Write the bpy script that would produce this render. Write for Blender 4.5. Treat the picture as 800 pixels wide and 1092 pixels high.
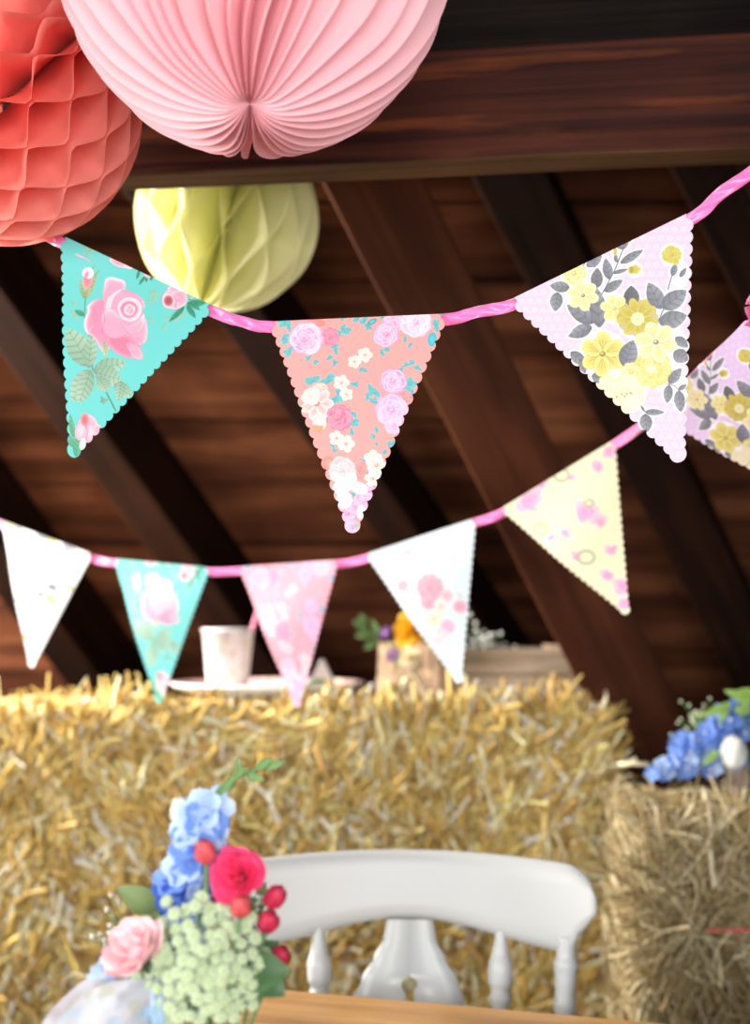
import bpy, math, random
import numpy as np
from mathutils import Vector, Matrix, noise
random.seed(7); rng = np.random.default_rng(11)
for o in list(bpy.data.objects): bpy.data.objects.remove(o)
scn = bpy.context.scene; COL = scn.collection
PI = math.pi

# ------------------------------------------------------------------ camera, world, light, exposure
F = 1500.0; EYE = 1.2; PITCH = math.atan((660-546)/F)
cam_d = bpy.data.cameras.new('camera'); cam = bpy.data.objects.new('camera', cam_d); COL.objects.link(cam)
cam.location = (0, 0, EYE); cam.rotation_euler = (PI/2+PITCH, 0, 0)
cam_d.sensor_fit = 'VERTICAL'; cam_d.sensor_height = 36.0; cam_d.sensor_width = 36.0*800/1092
cam_d.lens = 36.0*F/1092
cam_d.dof.use_dof = True; cam_d.dof.focus_distance = 1.33; cam_d.dof.aperture_fstop = (cam_d.lens/1000)/0.0150
cam_d.clip_start = 0.05
scn.camera = cam
w = bpy.data.worlds.new('world'); scn.world = w; w.use_nodes = True
w.node_tree.nodes['Background'].inputs[0].default_value = (0.95, 0.97, 1.0, 1)
w.node_tree.nodes['Background'].inputs[1].default_value = 0.11
def area(name, loc, target, sx, sy, power, col):
    l = bpy.data.lights.new(name, 'AREA'); l.shape = 'RECTANGLE'; l.size = sx; l.size_y = sy; l.energy = power; l.color = col
    o = bpy.data.objects.new(name, l); COL.objects.link(o); o.location = loc
    o.rotation_euler = (Vector(target)-Vector(loc)).to_track_quat('-Z', 'Y').to_euler(); return o
area('daylight_left', (-2.3, -0.1, 1.5), (0.0, 2.2, 1.3), 0.9, 1.0, 44, (1.0, 0.97, 0.93))
area('board_fill_left', (-1.6, 2.50, 1.72), (-0.1, 3.15, 1.80), 0.35, 0.4, 98, (1.0, 0.93, 0.84))  # unseen lamp added near the roof boards to brighten their left bays
area('daylight_behind', (0.15, -0.9, 1.25), (0.0, 1.6, 1.4), 1.7, 1.1, 42, (0.97, 0.985, 1.0))
vs = scn.view_settings; vs.view_transform = 'Standard'; vs.look = 'None'; vs.gamma = 1; vs.use_curve_mapping = False
vs.exposure = 0.58

# ------------------------------------------------------------------ helpers
CA, SA = math.cos(PITCH), math.sin(PITCH)
def P(px, py, d):
    """the point at depth d (metres in front of the camera) seen at photo position px, py"""
    x, u = px-400, 546-py
    y = CA*F - SA*u; z = SA*F + CA*u
    return Vector((x*d/y, d, EYE+z*d/y))
def pz(px, py, z):
    """the point at height z seen at px, py"""
    a = P(px, py, 1.0); return Vector((0, 0, EYE)) + (a-Vector((0, 0, EYE)))*((z-EYE)/(a.z-EYE))
def lin(c):
    c = [v/255.0 for v in c[:3]]
    return tuple(v/12.92 if v <= .04045 else ((v+.055)/1.055)**2.4 for v in c)
def tag(o, label=None, cat=None, group=None, kind=None):
    if label: o['label'] = label
    if cat: o['category'] = cat
    if group: o['group'] = group
    if kind: o['kind'] = kind
    return o
def thing(name, label, cat, loc, group=None):
    o = bpy.data.objects.new(name, None); COL.objects.link(o); o.location = loc; o.empty_display_size = .05
    return tag(o, label, cat, group)
def wloc(o):
    v = Vector((0, 0, 0))
    while o is not None: v = v+o.location; o = o.parent
    return v
def build(name, V, Fc, mat, parent=None, smooth=True, loc=None, mids=None, col=None, label=None):
    """V in world coordinates; origin goes to loc (or the parent's place)"""
    V = np.asarray([tuple(v) for v in V] if not isinstance(V, np.ndarray) else V, dtype=float)
    base = wloc(parent) if parent is not None else Vector((0, 0, 0))
    org = Vector(loc) if loc is not None else base
    me = bpy.data.meshes.new(name)
    me.from_pydata((V-np.array(org)).tolist(), [], Fc if isinstance(Fc, list) else Fc.tolist())
    for m in (mat if isinstance(mat, (list, tuple)) else [mat]): me.materials.append(m)
    if mids is not None: me.polygons.foreach_set('material_index', list(mids))
    if smooth: me.polygons.foreach_set('use_smooth', [True]*len(me.polygons))
    if col is not None:
        a = me.color_attributes.new('tint', 'FLOAT_COLOR', 'POINT')
        c4 = np.ones((len(V), 4), dtype=np.float32); c4[:, :3] = col; a.data.foreach_set('color', c4.ravel())
    me.update()
    o = bpy.data.objects.new(name, me); COL.objects.link(o)
    if parent is not None: o.parent = parent
    o.location = org-base
    if label: o['label'] = label
    return o
class MB:
    def __init__(s): s.v = []; s.f = []; s.m = []
    def add(s, V, Fc, mid=0):
        n = len(s.v); s.v += [tuple(v) for v in V]; s.f += [[i+n for i in f] for f in Fc]; s.m += [mid]*len(Fc); return s
    def hexa(s, a, b, c, d, e, f, g, h, mid=0):   # bottom abcd, top efgh
        return s.add([a, b, c, d, e, f, g, h], [[0,3,2,1],[4,5,6,7],[0,1,5,4],[1,2,6,5],[2,3,7,6],[3,0,4,7]], mid)
    def box(s, lo, hi, mid=0, rz=0, piv=(0, 0)):
        x0, y0, z0 = lo; x1, y1, z1 = hi
        pts = [(x0,y0),(x1,y0),(x1,y1),(x0,y1)]
        c, n = math.cos(rz), math.sin(rz)
        pts = [(piv[0]+(x-piv[0])*c-(y-piv[1])*n, piv[1]+(x-piv[0])*n+(y-piv[1])*c) for x, y in pts]
        return s.hexa(*[(x, y, z0) for x, y in pts], *[(x, y, z1) for x, y in pts], mid=mid)
    def bar(s, p, q, w, h, up=(0, 0, 1), mid=0):
        p, q = Vector(p), Vector(q); d = (q-p).normalized(); r = d.cross(Vector(up)).normalized(); u = r.cross(d).normalized()
        r *= w/2; u *= h/2
        return s.hexa(p-r-u, q-r-u, q+r-u, p+r-u, p-r+u, q-r+u, q+r+u, p+r+u, mid=mid)
    def tube(s, pts, rad, n=8, mid=0, cap=True, flat=1.0):
        pts = [Vector(p) for p in pts]
        if not isinstance(rad, (list, tuple)): rad = [rad]*len(pts)
        V = []; Fc = []; ref = None
        for i, p in enumerate(pts):
            t = (pts[min(i+1, len(pts)-1)]-pts[max(i-1, 0)]).normalized()
            if ref is None: ref = t.orthogonal().normalized()
            ref = (ref-t*ref.dot(t)).normalized(); b = t.cross(ref)
            for k in range(n):
                a = 2*PI*k/n; V.append(p+ref*(math.cos(a)*rad[i])+b*(math.sin(a)*rad[i]*flat))
        for i in range(len(pts)-1):
            for k in range(n):
                Fc.append([i*n+k, i*n+(k+1) % n, (i+1)*n+(k+1) % n, (i+1)*n+k])
        if cap: Fc.append(list(range(n))[::-1]); Fc.append([(len(pts)-1)*n+k for k in range(n)])
        return s.add(V, Fc, mid)
    def lathe(s, c, prof, n=24, mid=0, sx=1.0):
        V = []; Fc = []
        for r, z in prof:
            for k in range(n):
                a = 2*PI*k/n; V.append((c[0]+r*math.cos(a)*sx, c[1]+r*math.sin(a), c[2]+z))
        for i in range(len(prof)-1):
            for k in range(n): Fc.append([i*n+k, i*n+(k+1) % n, (i+1)*n+(k+1) % n, (i+1)*n+k])
        return s.add(V, Fc, mid)
    def ball(s, c, r, n=8, mid=0, sc=(1, 1, 1), rot=None):
        V = []; Fc = []; c = Vector(c); m = n//2+1
        for i in range(m+1):
            t = PI*i/m
            for k in range(n):
                a = 2*PI*k/n; q = Vector((math.sin(t)*math.cos(a)*r*sc[0], math.sin(t)*math.sin(a)*r*sc[1], math.cos(t)*r*sc[2]))
                if rot is not None: q = rot @ q
                V.append(c+q)
        for i in range(m):
            for k in range(n): Fc.append([i*n+k, (i+1)*n+k, (i+1)*n+(k+1) % n, i*n+(k+1) % n])
        return s.add(V, Fc, mid)
    def go(s, name, mat, parent=None, smooth=True, loc=None, label=None, bevel=0):
        o = build(name, s.v, s.f, mat, parent, smooth, loc, s.m, label=label)
        if bevel:
            b = o.modifiers.new('bevel', 'BEVEL'); b.width = bevel; b.segments = 2; b.limit_method = 'ANGLE'
        return o
def to_basis(d):
    """rotation taking +Z to d"""
    return Vector((0, 0, 1)).rotation_difference(Vector(d).normalized()).to_matrix()

# ------------------------------------------------------------------ materials
def newmat(name):
    m = bpy.data.materials.new(name); m.use_nodes = True; nt = m.node_tree
    return m, nt, nt.nodes['Principled BSDF']
def plain(name, c, rough=.6, trans=0.0, spec=.4, var=0.0, vscale=30, metallic=0, bump=0.0):
    m, nt, b = newmat(name); b.inputs['Base Color'].default_value = (*lin(c), 1); b.inputs['Roughness'].default_value = rough
    b.inputs['Specular IOR Level'].default_value = spec; b.inputs['Metallic'].default_value = metallic
    N = nt.nodes; L = nt.links
    tc = N.new('ShaderNodeTexCoord'); nz = N.new('ShaderNodeTexNoise'); nz.inputs['Scale'].default_value = vscale; nz.inputs['Detail'].default_value = 4
    L.new(tc.outputs['Object'], nz.inputs['Vector'])
    if var:
        mx = N.new('ShaderNodeMixRGB'); mx.blend_type = 'MULTIPLY'; mx.inputs[0].default_value = 1
        mx.inputs[1].default_value = (*lin(c), 1)
        r = N.new('ShaderNodeMapRange'); r.inputs['To Min'].default_value = 1-var; r.inputs['To Max'].default_value = 1+var
        L.new(nz.outputs['Fac'], r.inputs['Value']); L.new(r.outputs[0], mx.inputs[2]); L.new(mx.outputs[0], b.inputs['Base Color'])
    if bump:
        bp = N.new('ShaderNodeBump'); bp.inputs['Strength'].default_value = bump; bp.inputs['Distance'].default_value = .002
        L.new(nz.outputs['Fac'], bp.inputs['Height']); L.new(bp.outputs[0], b.inputs['Normal'])
    if trans:
        t = N.new('ShaderNodeBsdfTranslucent'); mixs = N.new('ShaderNodeMixShader'); mixs.inputs[0].default_value = trans
        t.inputs[0].default_value = (*lin(c), 1)
        if var: L.new(mx.outputs[0], t.inputs[0])
        L.new(b.outputs[0], mixs.inputs[1]); L.new(t.outputs[0], mixs.inputs[2]); L.new(mixs.outputs[0], N['Material Output'].inputs[0])
    return m
def tinted(name, rough=.6, spec=.3, trans=0.0):
    m, nt, b = newmat(name); a = nt.nodes.new('ShaderNodeVertexColor'); a.layer_name = 'tint'
    nt.links.new(a.outputs[0], b.inputs['Base Color']); b.inputs['Roughness'].default_value = rough; b.inputs['Specular IOR Level'].default_value = spec
    if trans:
        t = nt.nodes.new('ShaderNodeBsdfTranslucent'); mx = nt.nodes.new('ShaderNodeMixShader'); mx.inputs[0].default_value = trans
        nt.links.new(a.outputs[0], t.inputs[0]); nt.links.new(b.outputs[0], mx.inputs[1]); nt.links.new(t.outputs[0], mx.inputs[2])
        nt.links.new(mx.outputs[0], nt.nodes['Material Output'].inputs[0])
    return m
def wood(name, dark, mid, light, scale=(3, 60, 60), rough=.55, spec=.35, bump=.3, worn=None):
    """grain runs along the object's local X"""
    m, nt, b = newmat(name); N = nt.nodes; L = nt.links
    tc = N.new('ShaderNodeTexCoord'); mp = N.new('ShaderNodeMapping'); mp.inputs['Scale'].default_value = scale
    L.new(tc.outputs['Object'], mp.inputs['Vector'])
    n1 = N.new('ShaderNodeTexNoise'); n1.inputs['Scale'].default_value = 1.0; n1.inputs['Detail'].default_value = 6; n1.inputs['Distortion'].default_value = .6
    L.new(mp.outputs[0], n1.inputs['Vector'])
    n2 = N.new('ShaderNodeTexNoise'); n2.inputs['Scale'].default_value = 5; n2.inputs['Detail'].default_value = 3
    L.new(tc.outputs['Object'], n2.inputs['Vector'])
    ad = N.new('ShaderNodeMath'); ad.operation = 'MULTIPLY_ADD'; ad.inputs[1].default_value = .7
    mul = N.new('ShaderNodeMath'); mul.operation = 'MULTIPLY'; mul.inputs[1].default_value = .3
    L.new(n2.outputs['Fac'], mul.inputs[0]); L.new(n1.outputs['Fac'], ad.inputs[0]); L.new(mul.outputs[0], ad.inputs[2])
    r = N.new('ShaderNodeValToRGB'); e = r.color_ramp.elements
    e[0].position = .36; e[0].color = (*lin(dark), 1); e[1].position = .66; e[1].color = (*lin(light), 1)
    q = e.new(.5); q.color = (*lin(mid), 1)
    L.new(ad.outputs[0], r.inputs[0]); out = r.outputs[0]
    if worn:
        m2 = N.new('ShaderNodeMapping'); m2.inputs['Scale'].default_value = (1.6, 1, 13); L.new(tc.outputs['Object'], m2.inputs['Vector'])
        n3 = N.new('ShaderNodeTexNoise'); n3.inputs['Scale'].default_value = 2.0; n3.inputs['Detail'].default_value = 8; L.new(m2.outputs[0], n3.inputs['Vector'])
        rr = N.new('ShaderNodeValToRGB'); rr.color_ramp.elements[0].position = .56; rr.color_ramp.elements[1].position = .70; L.new(n3.outputs['Fac'], rr.inputs[0])
        mm = N.new('ShaderNodeMath'); mm.operation = 'MULTIPLY'; L.new(rr.outputs[0], mm.inputs[0]); L.new(n1.outputs['Fac'], mm.inputs[1])
        mx = N.new('ShaderNodeMixRGB'); mx.inputs[2].default_value = (*lin(worn), 1); L.new(mm.outputs[0], mx.inputs[0]); L.new(out, mx.inputs[1]); out = mx.outputs[0]
    L.new(out, b.inputs['Base Color']); b.inputs['Roughness'].default_value = rough; b.inputs['Specular IOR Level'].default_value = spec
    bp = N.new('ShaderNodeBump'); bp.inputs['Strength'].default_value = bump; bp.inputs['Distance'].default_value = .002
    L.new(n1.outputs['Fac'], bp.inputs['Height']); L.new(bp.outputs[0], b.inputs['Normal'])
    return m
def spotty(name, base, spots, scale=60, thr=.33, rough=.35, trans=0):
    """small printed blossoms: coloured cells scattered over a ground colour"""
    m, nt, b = newmat(name); N = nt.nodes; L = nt.links
    tc = N.new('ShaderNodeTexCoord'); out = None; prev = None
    nz = N.new('ShaderNodeTexNoise'); nz.inputs['Scale'].default_value = scale*1.5; L.new(tc.outputs['Object'], nz.inputs['Vector'])
    off = N.new('ShaderNodeMixRGB'); off.blend_type = 'ADD'; off.inputs[0].default_value = .012; L.new(tc.outputs['Object'], off.inputs[1]); L.new(nz.outputs['Color'], off.inputs[2])
    for i, c in enumerate(spots):
        mp = N.new('ShaderNodeMapping'); mp.inputs['Location'].default_value = (i*3.7, i*1.3, i*2.1); L.new(off.outputs[0], mp.inputs['Vector'])
        v = N.new('ShaderNodeTexVoronoi'); v.inputs['Scale'].default_value = scale*(.8+.25*i); L.new(mp.outputs[0], v.inputs['Vector'])
        r = N.new('ShaderNodeValToRGB'); r.color_ramp.elements[0].position = thr-.08; r.color_ramp.elements[0].color = (1, 1, 1, 1)
        r.color_ramp.elements[1].position = thr; r.color_ramp.elements[1].color = (0, 0, 0, 1); L.new(v.outputs['Distance'], r.inputs[0])
        mx = N.new('ShaderNodeMixRGB'); L.new(r.outputs[0], mx.inputs[0]); mx.inputs[2].default_value = (*lin(c), 1)
        if prev is None: mx.inputs[1].default_value = (*lin(base), 1)
        else: L.new(prev.outputs[0], mx.inputs[1])
        prev = mx
    L.new(prev.outputs[0], b.inputs['Base Color']); b.inputs['Roughness'].default_value = rough
    if trans:
        t = N.new('ShaderNodeBsdfTranslucent'); L.new(prev.outputs[0], t.inputs[0]); ms = N.new('ShaderNodeMixShader'); ms.inputs[0].default_value = trans
        L.new(b.outputs[0], ms.inputs[1]); L.new(t.outputs[0], ms.inputs[2]); L.new(ms.outputs[0], N['Material Output'].inputs[0])
    return m

M_beam = wood('beam_wood', (38, 15, 10), (58, 26, 17), (76, 37, 24), (2.2, 60, 70), .6, .12, .5, worn=(150, 78, 36))
M_beam2 = wood('dark_beam_wood', (10, 7, 5), (18, 12, 9), (30, 21, 16), (3, 70, 90), .75, .08, .5)
M_board = wood('roof_board_wood', (52, 27, 17), (98, 56, 36), (150, 94, 62), (1.3, 14, 14), .7, .15, .4)
M_dark = plain('roof_gap_dark', (14, 9, 7), .9, var=.3)
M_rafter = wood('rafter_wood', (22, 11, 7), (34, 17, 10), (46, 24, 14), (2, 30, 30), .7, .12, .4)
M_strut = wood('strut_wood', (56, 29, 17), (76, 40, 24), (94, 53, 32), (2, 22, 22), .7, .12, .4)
M_under = wood('beam_underside_wood', (66, 47, 31), (88, 66, 44), (110, 84, 58), (2.2, 60, 70), .8, .1, .4)  # lighter wood tone for the beam's bottom faces
M_floor = wood('floor_wood', (70, 50, 36), (105, 78, 56), (135, 104, 78), (2, 16, 16), .6)
M_table = wood('table_wood', (150, 108, 58), (180, 136, 80), (204, 162, 104), (3, 26, 26), .42, .4, .15)
M_grey = wood('weathered_wood', (98, 82, 66), (140, 122, 102), (172, 156, 136), (4, 26, 26), .8, .2, .4)
M_darkgrey = wood('grey_box_wood', (70, 62, 54), (98, 88, 78), (124, 114, 102), (4, 26, 26), .8, .1, .4)
M_crate = wood('crate_wood', (104, 84, 66), (142, 118, 96), (172, 150, 126), (4, 26, 26), .8, .2, .4)
M_white = plain('white_paint', (188, 191, 190), .38, spec=.5, var=.03, vscale=14)
M_straw = tinted('straw', .6, .25, .25)
M_strawbody = plain('bale_body', (176, 138, 76), .9, var=.4, vscale=40)
M_haybody = plain('hay_body', (70, 58, 40), .9, var=.5, vscale=40)
M_print = tinted('printed_paper', .5, .3, .12)
def satin():
    m, nt, b = newmat('pink_satin'); N = nt.nodes; L = nt.links
    b.inputs['Base Color'].default_value = (*lin((244, 112, 176)), 1); b.inputs['Roughness'].default_value = .32; b.inputs['Specular IOR Level'].default_value = .6
    b.inputs['Sheen Weight'].default_value = .3
    tc = N.new('ShaderNodeTexCoord'); n = N.new('ShaderNodeTexNoise'); n.inputs['Scale'].default_value = 60; L.new(tc.outputs['Object'], n.inputs['Vector'])
    bp = N.new('ShaderNodeBump'); bp.inputs['Strength'].default_value = .6; bp.inputs['Distance'].default_value = .003; L.new(n.outputs['Fac'], bp.inputs['Height']); L.new(bp.outputs[0], b.inputs['Normal'])
    return m
M_satin = satin()
M_pink = plain('pale_pink_tissue', (255, 204, 210), .6, .3, .3, .04, 9)
M_coral = plain('coral_tissue', (255, 162, 150), .6, .5, .3, .05, 9, bump=.25)
M_yellow = plain('pale_yellow_tissue', (252, 252, 200), .6, .38, .3, .04, 9, bump=.25)
M_cord = plain('white_cord', (225, 220, 210), .7)
M_green = plain('leaf_green', (104, 140, 84), .5, .2, .4, .25, 30)
M_dkgreen = plain('dark_leaf_green', (70, 104, 62), .5, .15, .4, .3, 30)
M_paleleaf = plain('olive_leaf', (116, 136, 84), .5, .2, .4, .2, 30)
M_lime = plain('fresh_green', (158, 196, 96), .45, .25, .4, .2, 40)
M_umbel = plain('umbel_cream_green', (212, 226, 190), .6, .2, .3, .06, 80)
M_umbel2 = plain('umbel_eye_green', (196, 216, 160), .6, .2, .3, .1, 80)
M_blue = plain('delphinium_blue', (122, 158, 228), .5, .3, .3, .22, 60)
M_ltblue = plain('pale_blue_petal', (190, 212, 244), .5, .3, .3, .15, 60)
M_deepblue = plain('deep_blue_petal', (66, 98, 192), .5, .25, .3, .25, 60)
M_whitep = plain('white_petal', (236, 238, 232), .5, .3, .3, .05)
M_hotpink = plain('hot_pink_petal', (255, 96, 152), .45, .25, .35, .12, 50)
M_rosepink = plain('pink_rose_petal', (255, 216, 220), .5, .3, .35, .06, 50)
M_budcoral = plain('coral_bud', (222, 92, 96), .5, .2, .35, .2, 50)
M_budcrim = plain('crimson_bud', (206, 50, 84), .5, .2, .35, .25, 60)
M_gold = plain('golden_petal', (232, 184, 48), .5, .3, .3, .12, 60)
M_cream = plain('cream_petal', (240, 228, 196), .5, .3, .3, .08, 60)
M_purple = plain('purple_petal', (118, 72, 138), .5, .3, .3, .2, 60)
M_vase = wood('vase_wood', (112, 86, 64), (152, 122, 96), (186, 158, 130), (30, 30, 3), .7, .2, .3)
M_cloth = spotty('floral_organza', (206, 208, 216), [(188, 182, 194), (186, 202, 216), (214, 198, 198), (196, 198, 186)], 34, .34, .5, .45)
M_sash = plain('pale_blue_ribbon', (176, 206, 228), .35, .3, .5, .06, 60)
M_cup = spotty('floral_cup', (238, 238, 240), [(196, 190, 214), (206, 216, 178), (226, 208, 222)], 42, .26, .4)
M_platein = spotty('floral_plate', (230, 206, 200), [(190, 204, 164), (226, 170, 176), (200, 150, 150)], 34, .38, .4)
M_china = plain('white_china', (240, 240, 238), .3, spec=.5)
M_twine = plain('pink_twine', (226, 98, 96), .6)
M_pinkstraw = plain('pink_drinking_straw', (232, 140, 170), .35)
M_steel = plain('steel', (150, 148, 145), .3, metallic=.9)
M_eyelet = plain('grey_card_tab', (120, 112, 100), .6)

# ------------------------------------------------------------------ setting
YR0, ZR0, SLOPE = 3.62, 1.03, 1.12          # roof boards: z = ZR0 + SLOPE*(YR0-y)
def roofz(y, off=0): return ZR0+SLOPE*(YR0-y)-off
th = math.atan(SLOPE); SD = Vector((0, math.cos(th), -math.sin(th))); SN = Vector((0, -math.sin(th), -math.cos(th)))  # down the slope; into the room
mb = MB(); bw = .172; s0 = -2.2
k = 0
while s0+k*bw < 1.25:
    a = s0+k*bw; 
    segs = sorted([-3.4, 3.4]+[random.uniform(-2.6, 2.6)])
    for x0, x1 in zip(segs[:-1], segs[1:]):
        o_ = Vector((0, YR0, ZR0)); c0 = o_+SD*(a+.004); c1 = o_+SD*(a+bw-.006)
        t0 = SN*.022+SN*random.uniform(-.002, .002)
        A = lambda c, x, t: (c+t)+Vector((x, 0, 0))
        z0v = Vector((0, 0, 0))
        mb.hexa(A(c0, x0+.002, z0v), A(c0, x1-.002, z0v), A(c1, x1-.002, z0v), A(c1, x0+.002, z0v), A(c0, x0+.002, t0), A(c0, x1-.002, t0), A(c1, x1-.002, t0), A(c1, x0+.002, t0))
    k += 1
o_ = Vector((0, YR0, ZR0)); u0 = o_+SD*-2.2-SN*.02; u1 = o_+SD*1.25-SN*.02; u2 = u1+SN*.019; u3 = u0+SN*.019
X = lambda v, x: v+Vector((x, 0, 0))
mb.hexa(X(u0, -3.4), X(u0, 3.4), X(u1, 3.4), X(u1, -3.4), X(u3, -3.4), X(u3, 3.4), X(u2, 3.4), X(u2, -3.4), mid=1)
tag(mb.go('ceiling', [M_board, M_dark], smooth=False), kind='structure')
tag(MB().box((-3.4, -3.2, -.04), (3.4, 4.6, 0)).go('floor', M_floor, smooth=False), kind='structure')
tag(MB().box((-3.4, 4.46, 0), (3.4, 4.6, .3)).go('wall_back', M_rafter, smooth=False), kind='structure')

def beam_obj(name, a, b, wid, hgt, mat, up, label, cat):
    """timber with grain along its own X"""
    a, b = Vector(a), Vector(b); d = (b-a); L_ = d.length; d.normalize(); r = d.cross(Vector(up)).normalized(); u = r.cross(d).normalized()
    m = MB(); nseg = 24; V = []; Fc = []
    rr = random.Random(L_*100+hgt)
    for i in range(nseg+1):
        x = L_*i/nseg
        for (y, z) in ((-wid/2, -hgt/2), (wid/2, -hgt/2), (wid/2, hgt/2), (-wid/2, hgt/2)):
            j = .0012 if 0 < i < nseg else 0
            V.append((x, y+rr.uniform(-j, j), z+rr.uniform(-j, j)))
    for i in range(nseg):
        for q in range(4): Fc.append([i*4+q, i*4+(q+1) % 4, (i+1)*4+(q+1) % 4, (i+1)*4+q][::-1])
    Fc.append([0, 1, 2, 3]); Fc.append([nseg*4+q for q in range(4)][::-1])
    o = build(name, V, Fc, mat, None, False)
    o.matrix_world = Matrix(((d.x, -r.x, u.x, a.x), (d.y, -r.y, u.y, a.y), (d.z, -r.z, u.z, a.z), (0, 0, 0, 1)))
    bv = o.modifiers.new('bevel', 'BEVEL'); bv.width = .004; bv.segments = 2; bv.limit_method = 'ANGLE'; bv.angle_limit = .9
    return tag(o, label, cat)
# big tie beam
bl, br = P(142, 186, 1.66), P(800, 155, 1.56)
zb = (bl.z+br.z)/2; dirb = Vector((br.x-bl.x, br.y-bl.y, 0)).normalized(); back = Vector((-dirb.y, dirb.x, 0))
bh = .134; bt = .068
c0 = Vector((bl.x, bl.y, zb+bh/2))+back*(bt/2)
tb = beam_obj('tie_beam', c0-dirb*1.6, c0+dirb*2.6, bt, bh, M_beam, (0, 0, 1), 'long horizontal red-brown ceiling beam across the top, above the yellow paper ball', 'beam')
c1 = Vector((bl.x, bl.y, zb+bh+.115))+back*(bt/2+.07)
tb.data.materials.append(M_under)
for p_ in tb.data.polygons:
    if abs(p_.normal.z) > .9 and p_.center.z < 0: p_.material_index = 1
tb2 = beam_obj('tie_beam', c1-dirb*1.6, c1+dirb*2.6, .16, .23, M_beam2, (0, 0, 1), 'near-black timber lying on top of the red-brown horizontal beam', 'beam')
# rafters nailed below the boards, running askew down the slope
def roof_pt(px, py, off):
    a = P(px, py, 1.0)-Vector((0, 0, EYE)); p0 = Vector((0, YR0, ZR0))+SN*off
    t = (p0-Vector((0, 0, EYE))).dot(SN)/a.dot(SN); return Vector((0, 0, EYE))+a*t
def rafter(pa, pb, wid, dep, mat, label, ext=(.6, .5)):
    a, b = roof_pt(*pa, dep+.024)-SN*(dep/2), roof_pt(*pb, dep+.024)-SN*(dep/2); d = (b-a).normalized()
    a = a-d*ext[0]; b = b+d*ext[1]
    return beam_obj('rafter', a, b, wid, dep, mat, SN, label, 'rafter')
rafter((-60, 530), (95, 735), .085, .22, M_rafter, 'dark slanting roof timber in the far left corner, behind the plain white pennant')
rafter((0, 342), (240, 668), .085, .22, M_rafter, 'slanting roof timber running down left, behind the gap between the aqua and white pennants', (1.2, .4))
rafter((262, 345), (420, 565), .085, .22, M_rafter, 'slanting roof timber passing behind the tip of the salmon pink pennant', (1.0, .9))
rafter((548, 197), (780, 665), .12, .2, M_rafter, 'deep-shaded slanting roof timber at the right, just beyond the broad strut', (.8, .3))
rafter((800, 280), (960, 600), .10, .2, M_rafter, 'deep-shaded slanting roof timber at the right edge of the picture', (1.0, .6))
sa, sb = P(397, 190, 2.2), P(700, 800, 2.68)
sd = (sb-sa).normalized()
beam_obj('strut', sa-sd*.32, sb+sd*1.0, .145, .08, M_strut, Vector((0, -1, -.3)), 'broad lighter-brown diagonal timber running from the big beam down behind the hay bale', 'beam')

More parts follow.
